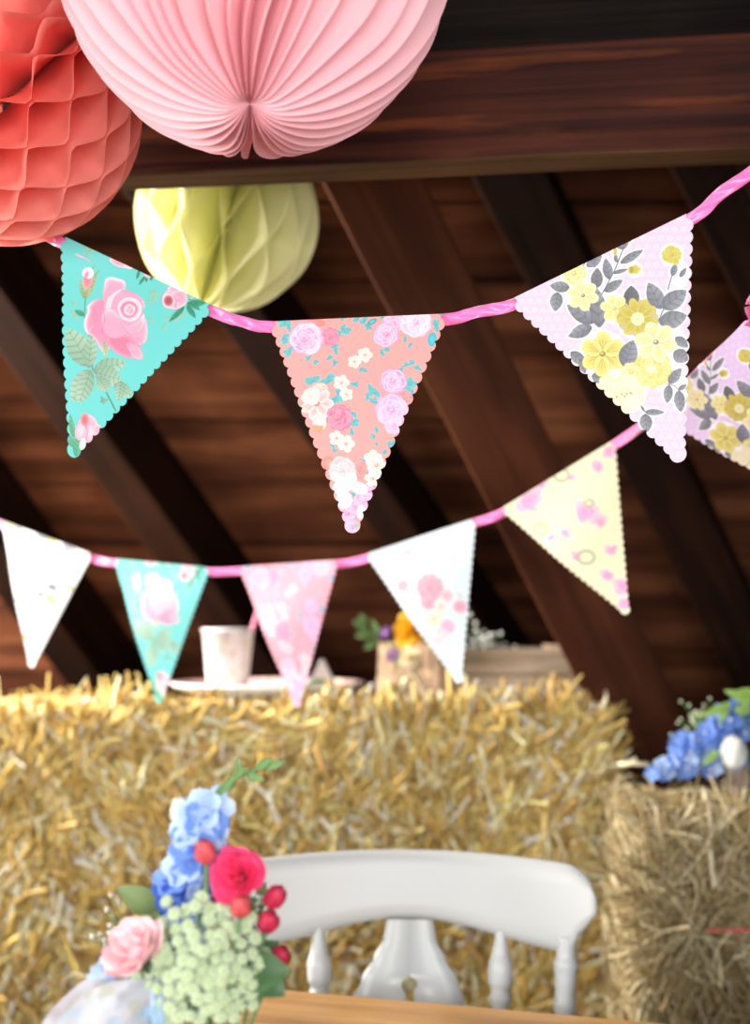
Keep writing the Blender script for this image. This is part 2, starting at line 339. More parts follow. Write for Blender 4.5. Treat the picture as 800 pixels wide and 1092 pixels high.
# ------------------------------------------------------------------ printed pennants: painter
class Paint:
    def __init__(s, X, Y, bg): s.X, s.Y = X, Y; s.C = np.empty((len(X), 3)); s.C[:] = bg; s.frame(0, 0, 1)
    def frame(s, ox, oy, sc): s.ox, s.oy, s.sc = ox, oy, sc
    def _sel(s, cx, cy, R): return np.nonzero((np.abs(s.X-cx) < R) & (np.abs(s.Y-cy) < R))[0]
    def T(s, x, y): return s.ox+x/s.sc, s.oy+y/s.sc
    def ell(s, x, y, a, b=None, rot=0, c1=(255, 255, 255), c2=None, p=2.0, soft=.45, al=1.0, lobes=0, ph=0, la=.12):
        cx, cy = s.T(x, y); b = a if b is None else b; a, b = a/s.sc, b/s.sc
        I = s._sel(cx, cy, max(a, b)*1.3+1)
        if not len(I): return
        dx, dy = s.X[I]-cx, s.Y[I]-cy; r = math.radians(rot); c, n = math.cos(r), math.sin(r)
        u, v = (dx*c+dy*n)/a, (-dx*n+dy*c)/b; q = np.sqrt(u*u+v*v)+1e-6
        if lobes:
            t = np.arctan2(v, u); q = q/(1-la+la*2*np.abs(np.cos(t*lobes/2+ph)))
        A = np.clip((1-q)*min(a, b)/soft+.5, 0, 1)*al
        c1 = np.array(c1, float); col = c1 if c2 is None else c1+(np.array(c2, float)-c1)*np.clip(q, 0, 1)[:, None]**p
        s.C[I] = s.C[I]*(1-A[:, None])+col*A[:, None]
    def leaf(s, x0, y0, x1, y1, w, c=(120, 120, 126), d=(85, 85, 92), l=None, grow=0, veins=5, al=1.0):
        ax, ay = s.T(x0, y0); bx, by = s.T(x1, y1); w = w/s.sc
        L_ = math.hypot(bx-ax, by-ay)+1e-6; ux, uy = (bx-ax)/L_, (by-ay)/L_
        g = grow; cx, cy = (ax+bx)/2, (ay+by)/2; I = s._sel(cx, cy, L_/2+w+g+1)
        if not len(I): return
        dx, dy = s.X[I]-ax, s.Y[I]-ay; t = (dx*ux+dy*uy); v = (-dx*uy+dy*ux)
        tt = np.clip((t+g)/(L_+2*g), 0, 1); prof = (np.sin(PI*tt**.85)**.75)*(w/2+g)
        A = np.clip((prof-np.abs(v))/.45+.5, 0, 1)*((t > -g) & (t < L_+g))*al
        cc = np.array(c, float); col = np.repeat(cc[None], len(I), 0)
        if not g:
            lt = np.array(l if l is not None else [min(255, q+38) for q in c], float); dd = np.array(d, float)
            sh = np.clip(.5+v/(w+.01), 0, 1)[:, None]*.7
            vein = .5+.5*np.sin((t/L_*veins-np.abs(v)/w*1.6)*2*PI); k = (np.clip(vein*3-2.1, 0, 1))[:, None]
            fade = np.clip(1-t/L_, 0, 1)[:, None]*.35; col = col*(1-sh)+lt*sh; col = col*(1-fade)+dd*fade; col = col*(1-k*.38)+dd*k*.38
            mr = np.clip(1-np.abs(v)/.35, 0, 1)[:, None]*.7; col = col*(1-mr)+dd*mr
        s.C[I] = s.C[I]*(1-A[:, None])+col*A[:, None]
    def poly(s, pts, c1, rim, rimw=2.0, edge=None, ea=.6, al=1.0, side=None):
        P_ = [np.array(s.T(*q)) for q in pts]; n = len(P_); Q = []
        for i in range(n):
            p0, p1, p2, p3 = P_[i-1], P_[i], P_[(i+1) % n], P_[(i+2) % n]
            for k in range(5):
                t = k/5; Q.append(.5*(2*p1+(p2-p0)*t+(2*p0-5*p1+4*p2-p3)*t*t+(3*p1-p0-3*p2+p3)*t**3))
        Q = np.array(Q); lo, hi = Q.min(0)-1, Q.max(0)+1
        I = np.nonzero((s.X > lo[0]) & (s.X < hi[0]) & (s.Y > lo[1]) & (s.Y < hi[1]))[0]
        if not len(I): return
        x, y = s.X[I], s.Y[I]; ins = np.zeros(len(I), bool); D = np.full(len(I), 1e9)
        for i in range(len(Q)):
            a, b = Q[i-1], Q[i]; e = b-a; L2 = e@e+1e-9
            t = np.clip(((x-a[0])*e[0]+(y-a[1])*e[1])/L2, 0, 1); D = np.minimum(D, np.hypot(x-a[0]-t*e[0], y-a[1]-t*e[1]))
            c = ((a[1] > y) != (b[1] > y)) & (x < (b[0]-a[0])*(y-a[1])/(b[1]-a[1]+1e-12)+a[0]); ins ^= c
        sd_ = np.where(ins, D, -D); A = (np.clip(sd_/.45+.5, 0, 1)*al)[:, None]
        g = np.clip(1-sd_/rimw, 0, 1)**1.3
        if side is not None:
            m = Q.mean(0); dd = ((x-m[0])*side[0]+(y-m[1])*side[1])/(np.abs((Q-m)@np.array(side)).max()+1e-6); g = np.clip(g*np.clip(.5+dd, 0, 1)+np.clip(dd, 0, 1)**2*.6, 0, 1)
        col = np.array(c1, float)+(np.array(rim, float)-np.array(c1, float))*g[:, None]
        if edge is not None: k = (np.clip(1-np.abs(sd_-.2)/.5, 0, 1)*ea)[:, None]; col = col*(1-k)+np.array(edge, float)*k
        s.C[I] = s.C[I]*(1-A)+col*A
    def line(s, pts, w, c, al=1.0):
        pts = [s.T(*p) for p in pts]; w = w/s.sc
        for (ax, ay), (bx, by) in zip(pts[:-1], pts[1:]):
            L_ = math.hypot(bx-ax, by-ay)+1e-6; I = s._sel((ax+bx)/2, (ay+by)/2, L_/2+w+1)
            if not len(I): continue
            dx, dy = s.X[I]-ax, s.Y[I]-ay; t = np.clip((dx*(bx-ax)+dy*(by-ay))/L_**2, 0, 1)
            q = np.hypot(dx-t*(bx-ax), dy-t*(by-ay)); A = np.clip((w/2-q)/.4+.5, 0, 1)[:, None]*al
            s.C[I] = s.C[I]*(1-A)+np.array(c, float)*A
    def rose(s, x, y, r, base, light, dark, seed=0, sq=1.0, rings=((.62, 7, .46), (.40, 6, .38), (.20, 4, .30))):
        R_ = random.Random(seed); base0 = base
        s.ell(x, y, r*1.02, r*1.02*sq, 0, light, base, 3, lobes=9, ph=R_.random()*6, la=.06)
        for rr, n, pr0 in rings:
            p0 = R_.random()*6
            for k in range(n):
                a = p0+2*PI*k/n+R_.uniform(-.3, .3); q_ = R_.uniform(.86, 1.14); px, py = x+math.cos(a)*rr*r*q_, y+math.sin(a)*rr*r*sq*q_; ro = math.degrees(a)+90+R_.uniform(-25, 25); pr = pr0*R_.uniform(.8, 1.2); bs_ = R_.choice((.0, .25, .5)); base = tuple(b_*(1-bs_)+l_*bs_ for b_, l_ in zip(base0, light))
                s.ell(px, py, pr*r*1.05, pr*r*.78, ro, dark, None, al=.55)
                s.ell(px+math.cos(a)*r*.03, py+math.sin(a)*r*.03, pr*r, pr*r*.72, ro, base, light, 2.5)
        s.ell(x, y, r*.2, r*.17, 20, dark, base, 1, al=.9); s.ell(x-r*.03, y-r*.03, r*.09, r*.07, 0, light)
    def flower(s, x, y, r, n, base, light, dark, eye, seed=0, rot=0, eyer=.2):
        R_ = random.Random(seed)
        for k in list(range(0, n, 2))+list(range(1, n, 2)):
            a = rot+2*PI*k/n+R_.uniform(-.08, .08); px, py = x+math.cos(a)*r*.56, y+math.sin(a)*r*.56; ro = math.degrees(a)
            wd = 1.25*PI*.56/n
            s.ell(px, py, r*.5, r*wd*1.06, ro, dark, None, al=.5); s.ell(px, py, r*.48, r*wd, ro, base, light, 2.2)
            for j in (-.25, 0, .25):
                s.line([(x+math.cos(a+j*.6)*r*.22, y+math.sin(a+j*.6)*r*.22), (x+math.cos(a+j)*r*R_.uniform(.55, .75), y+math.sin(a+j)*r*.65)], .03*r, dark, .45)
        s.ell(x, y, r*eyer, r*eyer*.9, 0, eye, dark, 3); s.ell(x-r*.03, y-r*.03, r*eyer*.5, r*eyer*.4, 0, light, al=.8)

def pat_aqua(X, Y):
    p = Paint(X, Y, (112, 214, 208)); p.frame(60, 240, 4.2)
    G = (160, 198, 168); Gd = (84, 122, 104); Gl = (206, 228, 204); PK = (248, 170, 194); PL = (254, 214, 222); PD = (206, 106, 140); OL = (170, 186, 130)
    for x, y in ((135, 100), (160, 110), (145, 135), (175, 95), (430, 310), (445, 330), (425, 345), (448, 305), (430, 430), (500, 420), (490, 460), (550, 405), (570, 400), (535, 425), (85, 360), (80, 400), (92, 420)):
        p.ell(x, y, 14, 5, random.Random(x*y).uniform(0, 180), OL, al=.7); p.ell(x+8, y+10, 11, 5, random.Random(x+y).uniform(0, 180), (196, 190, 150), al=.6)
    p.ell(290, 172, 46, 20, 20, PK, PL, 3); p.ell(330, 188, 22, 12, 20, PL, (255, 240, 240)); p.ell(420, 226, 20, 14, 20, PK, PL)
    for a, b, c_, d_ in ((380, 205, 368, 250), (405, 235, 378, 275), (410, 240, 412, 262), (435, 235, 430, 255)): p.leaf(a, b, c_, d_, 14, (70, 150, 110), (50, 110, 80))
    # long leaves
    p.line([(160, 500), (172, 560), (175, 655), (232, 755), (272, 835)], 6, (84, 140, 118))
    for l in ((165, 645, 62, 480, 110), (158, 655, 175, 500, 62), (170, 662, 78, 800, 92), (165, 668, 112, 808, 70), (180, 665, 325, 622, 74), (186, 672, 300, 700, 96), (200, 690, 240, 755, 60), (270, 720, 345, 770, 62), (300, 705, 285, 795, 46)):
        p.leaf(*l, c=G, d=Gd, l=Gl, veins=6)
    p.leaf(232, 540, 232, 605, 24, (190, 205, 150), Gd); p.leaf(205, 800, 245, 785, 22, (140, 190, 160), Gd); p.leaf(210, 775, 220, 810, 14, (120, 180, 160), Gd)
    # bud upper left
    p.line([(140, 320), (138, 430)], 5, (100, 160, 130)); p.leaf(140, 418, 92, 395, 26, (80, 160, 130), (60, 120, 100))
    p.leaf(140, 340, 190, 225, 26, OL, Gd); p.leaf(135, 340, 115, 250, 26, (170, 200, 140), Gd); p.leaf(148, 240, 182, 180, 10, OL, Gd); p.leaf(175, 235, 205, 205, 9, OL, Gd)
    p.ell(147, 258, 22, 36, 8, (246, 140, 150), PK); p.ell(148, 222, 26, 26, 0, PL, (255, 240, 240)); p.ell(140, 235, 8, 22, 20, PD, al=.6); p.leaf(138, 335, 158, 285, 24, (190, 190, 130), Gd)
    # main rose
    p.ell(335, 480, 60, 60, 0, PK)
    WH = (255, 240, 243); PM = (244, 150, 180); ED = (204, 112, 144)
    p.poly([(215, 345), (185, 345), (150, 375), (152, 400), (138, 440), (140, 480), (165, 510), (205, 500), (225, 440), (230, 380)], PM, WH, 5, ED, .5, side=(-1, -.1))
    p.poly([(160, 490), (190, 530), (222, 582), (255, 560), (262, 500), (235, 440), (190, 440)], PM, PL, 3, ED, .6, side=(-.5, .6))
    p.poly([(320, 300), (355, 310), (395, 340), (407, 370), (398, 400), (415, 440), (420, 490), (408, 535), (365, 545), (340, 480), (370, 420), (350, 350)], PK, PL, 4, ED, .6, side=(1, 0))
    p.poly([(240, 510), (255, 560), (300, 595), (350, 606), (392, 610), (394, 570), (372, 540), (335, 505), (290, 505)], (238, 134, 166), PK, 5, ED, .6)
    p.poly([(325, 540), (372, 545), (392, 575), (393, 608), (355, 604), (338, 575)], PK, (252, 198, 212), 4, ED, .4, side=(.6, .8))
    for i in range(11): p.line([(262+i*11, 512), (250+i*15, 540+(i*7 % 22))], 2.6, ED, .55)
    p.poly([(218, 340), (222, 285), (232, 246), (262, 240), (285, 247), (312, 256), (320, 282), (308, 315), (280, 350), (240, 365)], PK, WH, 5, ED, .45, side=(0, -1))
    p.poly([(235, 350), (262, 318), (300, 300), (350, 312), (392, 350), (396, 410), (375, 455), (340, 492), (300, 515), (255, 512), (228, 470), (214, 420), (218, 378)], PK, PK, 3, ED, .6)
    p.poly([(232, 390), (238, 345), (262, 318), (296, 294), (300, 302), (272, 330), (258, 365), (252, 400), (240, 420)], PL, WH, 2, ED, .35)
    p.poly([(214, 430), (228, 395), (262, 388), (292, 415), (318, 448), (345, 462), (352, 480), (322, 505), (280, 522), (245, 512), (222, 480)], PK, PL, 4, ED, .8, side=(.2, -1))
    p.poly([(290, 425), (330, 458), (375, 442), (402, 405), (404, 450), (386, 488), (350, 502), (322, 482)], (250, 176, 196), WH, 3, ED, .7, side=(.4, -.8))
    p.poly([(285, 385), (296, 350), (328, 332), (366, 338), (392, 365), (393, 402), (372, 435), (336, 444), (302, 428)], PL, WH, 3, ED, .7)
    p.poly([(298, 388), (308, 362), (334, 350), (362, 358), (376, 384), (366, 412), (342, 428), (314, 418)], (236, 132, 162), PK, 2.5, ED, .8)
    p.poly([(312, 392), (320, 370), (342, 362), (364, 378), (360, 404), (340, 418), (320, 410)], PL, WH, 1.5, ED, .7)
    p.poly([(326, 392), (334, 376), (350, 374), (356, 392), (346, 408), (332, 406)], PM, PL, 2, ED, .7)
    p.line([(335, 405), (342, 385), (352, 380)], 4, WH, .8); p.line([(222, 380), (230, 440), (218, 500)], 4, ED, .5); p.line([(170, 400), (190, 440), (180, 490)], 3, ED, .35); p.line([(300, 525), (322, 560), (345, 590)], 3, ED, .35)
    p.leaf(228, 535, 236, 602, 26, (196, 208, 160), Gd)
    # bud right
    for l in ((590, 360, 675, 350, 34), (590, 365, 628, 420, 26), (580, 370, 512, 440, 24), (600, 340, 640, 300, 24), (590, 350, 650, 385, 18)): p.leaf(*l, c=(62, 150, 116), d=(40, 110, 84), veins=3)
    p.leaf(596, 330, 628, 315, 26, (200, 226, 200), Gd)
    p.ell(535, 335, 58, 50, -15, PD, al=.5); p.ell(536, 335, 55, 48, -15, PK, PL, 3); p.ell(560, 325, 30, 42, -20, PK, PL, 4); p.ell(510, 345, 28, 34, 0, PL); p.ell(510, 345, 22, 26, 0, (176, 84, 90), PK, 3); p.ell(540, 290, 34, 16, 0, PK, PL)
    p.line([(530, 320), (545, 345), (540, 375)], 4, PD, .7)
    # bud at the tip
    for l in ((85, 960, 70, 855, 26), (100, 1000, 65, 950, 44), (95, 1040, 110, 940, 40), (120, 1010, 135, 960, 22)): p.leaf(*l, c=(96, 180, 140), d=(56, 130, 100))
    p.ell(145, 915, 48, 62, 10, PD, al=.5); p.ell(146, 915, 46, 60, 10, PK, PL, 3); p.ell(118, 925, 26, 44, 15, PL, PK); p.ell(160, 935, 28, 44, 15, PL, PK, 2); p.ell(135, 878, 20, 30, 0, (200, 120, 110), PK); p.line([(135, 890), (148, 930), (140, 970)], 4, PD, .7); p.ell(190, 920, 18, 24, 0, PK, PL)
    p.ell(125, 985, 14, 28, 10, (226, 240, 226))
    return p.C
def pat_salmon(X, Y):
    p = Paint(X, Y, (248, 170, 164)); T1 = (112, 202, 206); T2 = (66, 150, 160); T3 = (160, 226, 226)
    LP = (246, 158, 200); LL = (254, 226, 240); LD = (222, 96, 160); DP = (240, 118, 152); DD = (210, 70, 110); CR = (254, 236, 218); CD = (238, 140, 120)
    def bl(x, y, r=15, s=0):
        R_ = random.Random(int(x*7+y*3+s))
        for k in range(3):
            a = R_.uniform(0, 6.28); q = r*.6
            p.leaf(x-math.cos(a)*q*.3, y-math.sin(a)*q*.3, x+math.cos(a)*r*1.5, y+math.sin(a)*r*1.5, r*1.15, T1, T2, T3, veins=2)
    p.frame(285, 325, 4)
    for x, y, r in ((80, 75, 24), (72, 145, 22), (98, 205, 20), (95, 95, 18), (185, 232, 13), (212, 246, 13), (330, 112, 20), (350, 105, 14), (318, 128, 14), (296, 180, 14), (300, 205, 12), (275, 235, 13), (298, 255, 13), (395, 62, 18), (425, 70, 18), (440, 95, 15), (330, 55, 12), (500, 50, 12), (495, 212, 13), (520, 190, 13), (595, 150, 12), (612, 175, 11), (722, 92, 20), (600, 262, 11), (630, 250, 14), (645, 275, 13), (580, 280, 10), (612, 345, 24), (622, 380, 24), (455, 372, 20), (440, 400, 13), (465, 425, 18), (470, 385, 16), (205, 335, 26), (235, 355, 20), (275, 335, 26), (300, 410, 26), (312, 390, 20), (385, 348, 14), (375, 470, 18), (385, 505, 18), (410, 280, 13), (425, 292, 11), (740, 45, 14)): bl(x, y, r)
    p.ell(706, 150, 18, 30, 8, (92, 208, 222), (70, 180, 200)); p.ell(455, 75, 12, 22, 60, T1, T2)
    p.rose(275, 140, 38, DP, (250, 170, 190), DD, 1); p.ell(215, 80, 40, 18, 0, (244, 150, 150), CD)
    p.rose(175, 148, 72, LP, (255, 240, 246), LD, 2); p.rose(165, 155, 40, (246, 140, 190), LL, LD, 21)
    p.rose(545, 80, 44, LP, LL, LD, 5); p.rose(515, 130, 52, LP, LL, LD, 3); p.rose(640, 78, 62, (250, 196, 222), (255, 244, 250), LD, 4)
    p.rose(598, 405, 32, (246, 130, 130), (252, 190, 190), CD, 6); p.rose(545, 332, 52, LP, LL, LD, 7); p.rose(538, 455, 66, (246, 170, 216), LL, (214, 100, 170), 8)
    p.rose(235, 380, 36, (250, 180, 170), CR, CD, 9); p.flower(222, 432, 72, 7, (252, 200, 196), (255, 240, 236), (236, 130, 130), CD, 10); p.rose(200, 400, 36, (252, 214, 206), (255, 244, 240), CD, 13)
    p.rose(320, 492, 52, DP, (250, 176, 196), DD, 11); p.ell(235, 510, 30, 40, 0, (255, 230, 226), CR)
    for x, y, r in ((426, 220, 32), (382, 250, 28), (328, 342, 34), (350, 392, 28)): p.flower(x, y, r, 5, CR, (255, 250, 244), CD, (246, 150, 110), x, x)
    p.frame(310, 450, 5.333)
    for x, y, r in ((255, 145, 14), (258, 180, 16), (372, 12, 24), (362, 66, 16), (502, 50, 15), (486, 85, 16), (428, 240, 26), (440, 290, 26), (440, 345, 18), (545, 165, 18), (565, 130, 16), (590, 125, 14), (500, 130, 10), (515, 310, 16), (372, 420, 18), (470, 370, 12)): bl(x, y, r)
    p.rose(172, 45, 28, (246, 140, 100), (250, 190, 150), CD, 14); p.ell(180, 12, 40, 26, 0, (255, 240, 238), (252, 206, 206))
    p.rose(590, 25, 48, (250, 180, 220), LL, LD, 22)
    p.rose(398, 275, 50, (248, 140, 136), (252, 180, 176), CD, 15); p.ell(230, 250, 36, 40, 0, (250, 170, 160), CD)
    p.rose(455, 395, 46, (246, 150, 200), LL, LD, 16); p.rose(425, 452, 52, (246, 166, 214), LL, LD, 17); p.rose(330, 525, 48, (246, 150, 196), LL, LD, 18); p.rose(372, 490, 44, (244, 160, 206), LL, LD, 19); p.ell(405, 515, 24, 40, 10, (255, 244, 250), LL)
    p.rose(305, 285, 74, (252, 196, 204), (255, 236, 236), (232, 120, 140), 20)
    for x, y, a, b, r_ in ((320, 360, 62, 44, -20), (395, 380, 52, 34, 20), (285, 385, 36, 36, 0), (312, 450, 46, 50, 10), (350, 330, 34, 40, 30), (265, 320, 30, 26, 0)):
        p.ell(x, y, a*1.05, b*1.08, r_, (246, 190, 204), al=.7); p.ell(x, y, a, b, r_, (255, 252, 250), (254, 226, 230), 3)
    p.rose(358, 600, 42, (244, 160, 206), (255, 230, 244), LD, 23); p.ell(380, 592, 14, 18, 0, (180, 200, 180))
    for x, y, r in ((275, 105, 42), (328, 135, 48), (476, 215, 50), (494, 250, 54), (472, 325, 44)): p.flower(x, y, r, 5, CR, (255, 252, 246), CD, (244, 140, 120), x, x)
    return p.C
def pat_lilac(X, Y, bg=(247, 208, 226)):
    p = Paint(X, Y, bg)
    # white lace dots
    gx, gy = X/9.6, Y/9.6; row = np.floor(gy); fx = gx+.5*(row % 2)-np.floor(gx+.5*(row % 2))-.5; fy = gy-row-.5
    t = np.arctan2(fy, fx); q = np.hypot(fx, fy); A = np.maximum(np.clip((.10-np.abs(q-.24-.06*np.cos(5*t)))*12, 0, 1)*.55, np.clip((.09-q)*14, 0, 1)*.9)[:, None]; g2 = np.hypot(fx-.5, fy-.3); g3 = np.hypot(fx+.5, fy-.3); A = np.maximum(A, np.clip((.10-np.minimum(g2, g3))*12, 0, 1)[:, None]*.9)*.8
    p.C = p.C*(1-A)+255.*A
    Y1 = (206, 192, 88); Y2 = (226, 214, 118); Y3 = (244, 234, 164); Y4 = (252, 246, 206); YD = (158, 134, 62); CRM = (246, 234, 182); BR = (190, 156, 110); GR = (138, 139, 147); GD = (88, 89, 97); GL = (192, 193, 200)
    L4 = [(218, 388, 122, 376, 54), (160, 408, 148, 502, 62), (300, 285, 372, 225, 56), (305, 240, 340, 290, 40), (345, 392, 350, 292, 58), (362, 582, 345, 388, 84), (335, 560, 205, 470, 72), (325, 575, 215, 625, 64), (408, 350, 388, 246, 48), (458, 272, 566, 208, 40), (472, 202, 428, 172, 24), (470, 205, 500, 140, 26), (384, 408, 470, 352, 46), (425, 320, 495, 300, 22), (700, 335, 718, 272, 32), (735, 340, 765, 295, 24), (650, 492, 590, 366, 78), (655, 490, 765, 402, 84), (640, 560, 768, 520, 84), (512, 480, 510, 380, 74), (440, 268, 434, 222, 20)]
    L5 = [(192, 5, 42, 58, 60), (60, 155, 158, 240, 70), (120, 200, 150, 290, 50), (190, 300, 280, 330, 70), (690, 60, 765, 120, 60), (680, 150, 765, 200, 90), (385, 245, 440, 82, 110), (650, 342, 725, 248, 62), (652, 350, 640, 462, 56), (708, 382, 722, 515, 66), (708, 380, 756, 345, 30), (508, 518, 625, 518, 40), (510, 528, 520, 642, 76), (478, 474, 512, 520, 18)]
    S4 = [[(372, 420), (430, 310), (470, 205), (500, 150)], [(680, 400), (702, 320)], [(636, 552), (665, 480)], [(280, 285), (300, 250)]]
    F4 = [('f', 240, 318, 56, 7), ('f', 282, 425, 72, 6), ('f', 432, 490, 66, 6), ('f', 540, 538, 92, 9), ('e', 524, 303, 30), ('e', 434, 214, 13), ('e', 502, 152, 12), ('e', 698, 232, 46), ('e', 718, 262, 22)]
    F5 = [('f', 255, 165, 132, 6), ('f', 575, 92, 122, 6), ('f', 548, 250, 112, 7), ('f', 385, 400, 122, 8), ('f', 425, 275, 60, 6), ('e', 600, 330, 40)]
    def halo():
        p.frame(560, 220, 4.444)
        for l in L4: p.leaf(*l, c=(255, 255, 255), grow=1.9)
        for s_ in S4: p.line(s_, 18, (255, 255, 255))
        for f in F4: p.ell(f[1], f[2], f[3]+10, f[3]+10, 0, (255, 255, 255))
        p.ell(740, 355, 30, 80, 20, (255, 255, 255)); p.ell(640, 580, 130, 60, 30, (255, 255, 255))
        p.frame(600, 350, 5.714)
        for l in L5: p.leaf(*l, c=(255, 255, 255), grow=1.9)
        for f in F5: p.ell(f[1], f[2], f[3]+13, f[3]+13, 0, (255, 255, 255))
        p.line([(640, 345), (710, 380), (755, 350)], 24, (255, 255, 255)); p.line([(690, 200), (720, 300), (740, 420)], 90, (255, 255, 255))
    halo()
    p.frame(560, 220, 4.444)
    for s_ in S4: p.line(s_, 5, GD)
    for i, l in enumerate(L4): p.leaf(*l, c=(104, 105, 112) if i in (19,) else GR, d=GD, l=GL if i not in (19, 4) else (140, 140, 148), veins=4)
    p.frame(600, 350, 5.714)
    for i, l in enumerate(L5): p.leaf(*l, c=GR if i != 6 else (124, 124, 138), d=GD, l=GL, veins=4)
    p.line([(640, 345), (680, 352), (710, 380), (705, 400)], 6, GR)
    p.frame(560, 220, 4.444)
    p.rose(240, 318, 54, Y2, Y4, YD, 2); p.flower(282, 425, 74, 6, Y3, Y4, (190, 160, 80), (150, 110, 100), 3, .3, .14)
    p.flower(432, 490, 66, 6, (238, 230, 140), Y4, (196, 180, 80), (220, 190, 90), 4, .2, .16)
    p.ell(524, 303, 30, 22, -10, Y1, Y2, lobes=5); p.ell(510, 303, 10, 18, 0, YD, al=.5); p.ell(434, 214, 9, 20, 0, Y1); p.ell(502, 154, 9, 18, 10, Y1)
    p.rose(698, 232, 44, Y1, Y2, YD, 5, .85); p.ell(716, 262, 16, 22, 0, Y1, Y2)
    p.ell(540, 535, 94, 88, 0, YD, al=.5, lobes=12, la=.04); p.flower(540, 535, 94, 9, Y1, (222, 208, 110), YD, (230, 214, 140), 6, .2, .22); p.rose(540, 540, 30, Y3, Y4, YD, 8)
    p.frame(600, 350, 5.714)
    p.flower(255, 168, 134, 6, Y2, (240, 234, 150), YD, (176, 140, 90), 9, .55, .14)
    p.rose(548, 252, 114, Y2, Y3, (180, 146, 70), 11); p.ell(545, 255, 36, 30, 0, Y4, Y3)
    p.flower(575, 92, 122, 6, Y3, Y4, (196, 170, 96), (130, 128, 140), 10, .2, .15)
    p.leaf(385, 245, 440, 82, 110, (128, 128, 140), GD, GL)
    p.rose(425, 278, 58, Y2, Y4, BR, 12); p.rose(290, 350, 56, CRM, Y4, BR, 16)
    p.rose(385, 405, 116, CRM, (253, 249, 222), BR, 13); p.ell(385, 420, 52, 52, 0, (252, 246, 200), CRM, lobes=7)
    for x, y in ((340, 430), (370, 412), (388, 425), (400, 410), (425, 405), (410, 440)): p.ell(x, y, 8, 6, x, (176, 150, 100), al=.8)
    p.rose(440, 470, 46, (250, 242, 200), (255, 252, 230), BR, 14)
    return p.C
def pat_white(X, Y):
    p = Paint(X, Y, (250, 250, 248))
    for x, y, r, c in ((28, 597, 3, (120, 124, 134)), (20, 565, 4, (190, 196, 206)), (47, 572, 5, (180, 184, 196)), (56, 574, 4, (226, 230, 150)), (73, 583, 5, (176, 180, 196)), (58, 626, 3.5, (140, 144, 158)), (46, 634, 3, (160, 164, 176)), (56, 638, 4, (228, 230, 160)), (40, 643, 3, (206, 210, 218)), (76, 626, 3, (226, 232, 150)), (28, 558, 4, (226, 230, 150)), (10, 558, 4, (220, 226, 170)), (30, 680, 3, (226, 226, 180)), (22, 640, 3, (214, 220, 226)), (45, 600, 6, (244, 244, 226)), (85, 592, 3, (200, 204, 214))):
        c = tuple(q*.85 for q in c); p.ell(x, y, r*1.4, r, x*31, c, al=.95); p.ell(x+r, y+r*.8, r*.9, r*.7, 0, c, al=.8)
    return p.C
def pat_ice(X, Y):
    p = Paint(X, Y, (232, 246, 250)); p.frame(385, 540, 5.6); PK = (250, 150, 176); PL = (253, 196, 208)
    for x, y in ((240, 310), (360, 300), (420, 250), (300, 250), (375, 605), (480, 745), (600, 530)): p.ell(x, y, 22, 10, x, (206, 224, 216), al=.7)
    p.ell(285, 275, 30, 18, 0, (252, 204, 216)); p.ell(275, 380, 14, 34, 0, (252, 214, 222)); p.rose(262, 475, 36, (252, 170, 176), PL, (238, 110, 130), 1)
    p.rose(425, 480, 76, PK, PL, (238, 110, 146), 2); p.rose(420, 565, 46, (252, 160, 180), PL, (238, 110, 146), 3)
    p.flower(525, 530, 38, 5, (252, 196, 208), (255, 236, 240), (240, 130, 150), PK, 4); p.flower(490, 595, 42, 5, (250, 240, 226), (255, 250, 244), (240, 180, 170), (244, 110, 120), 5)
    p.rose(600, 595, 36, (252, 170, 206), PL, (238, 110, 166), 6); p.flower(450, 670, 52, 6, (250, 244, 220), (255, 252, 240), (230, 200, 170), (226, 206, 120), 7)
    p.rose(530, 715, 38, (240, 180, 220), (250, 220, 240), (210, 120, 190), 8); p.rose(470, 800, 30, (250, 226, 234), (255, 244, 248), (240, 180, 200), 9); p.rose(510, 760, 24, (250, 226, 234), (255, 244, 248), (240, 180, 200), 10)
    return p.C
def pat_cream(X, Y):
    p = Paint(X, Y, (247, 244, 206)); p.frame(530, 455, 5)
    def posy(x, y, k, s=1.0):
        R_ = random.Random(k)
        for _ in range(8): p.rose(x+R_.uniform(-48, 48)*s, y+R_.uniform(-40, 40)*s, R_.uniform(18, 30)*s, R_.choice([(248, 180, 216), (250, 200, 200), (226, 200, 230), (250, 190, 220)]), (253, 226, 238), (232, 110, 180), k+_)
        for _ in range(5): p.leaf(x+R_.uniform(-50, 50)*s, y+R_.uniform(-45, 45)*s, x+R_.uniform(-60, 60)*s, y+R_.uniform(-55, 55)*s, 18*s, (186, 200, 210), (140, 160, 170))
        p.rose(x, y, 34*s, (246, 140, 200), (253, 210, 232), (230, 80, 160), k)
    def wreath(x, y, r):
        for k in range(12):
            a = k*2*PI/12; p.leaf(x+math.cos(a)*r, y+math.sin(a)*r*.8, x+math.cos(a+.7)*r*1.15, y+math.sin(a+.7)*r*.95, 16, (186, 192, 160), (150, 160, 130))
    posy(180, 385, 1, 1.2); posy(250, 300, 22, .5); posy(380, 560, 23, .5); posy(620, 650, 24, .5); posy(480, 450, 2, 1.15); posy(565, 500, 7, .6); posy(545, 210, 3, .6); posy(405, 265, 4, .35); posy(440, 685, 5, .45); posy(600, 790, 6, .6); posy(680, 850, 8, .8); posy(300, 585, 12, .4); posy(690, 940, 14, .7); posy(600, 130, 15, .6)
    wreath(355, 250, 38); wreath(490, 690, 42); wreath(240, 540, 34); wreath(505, 400, 22)
    return p.C

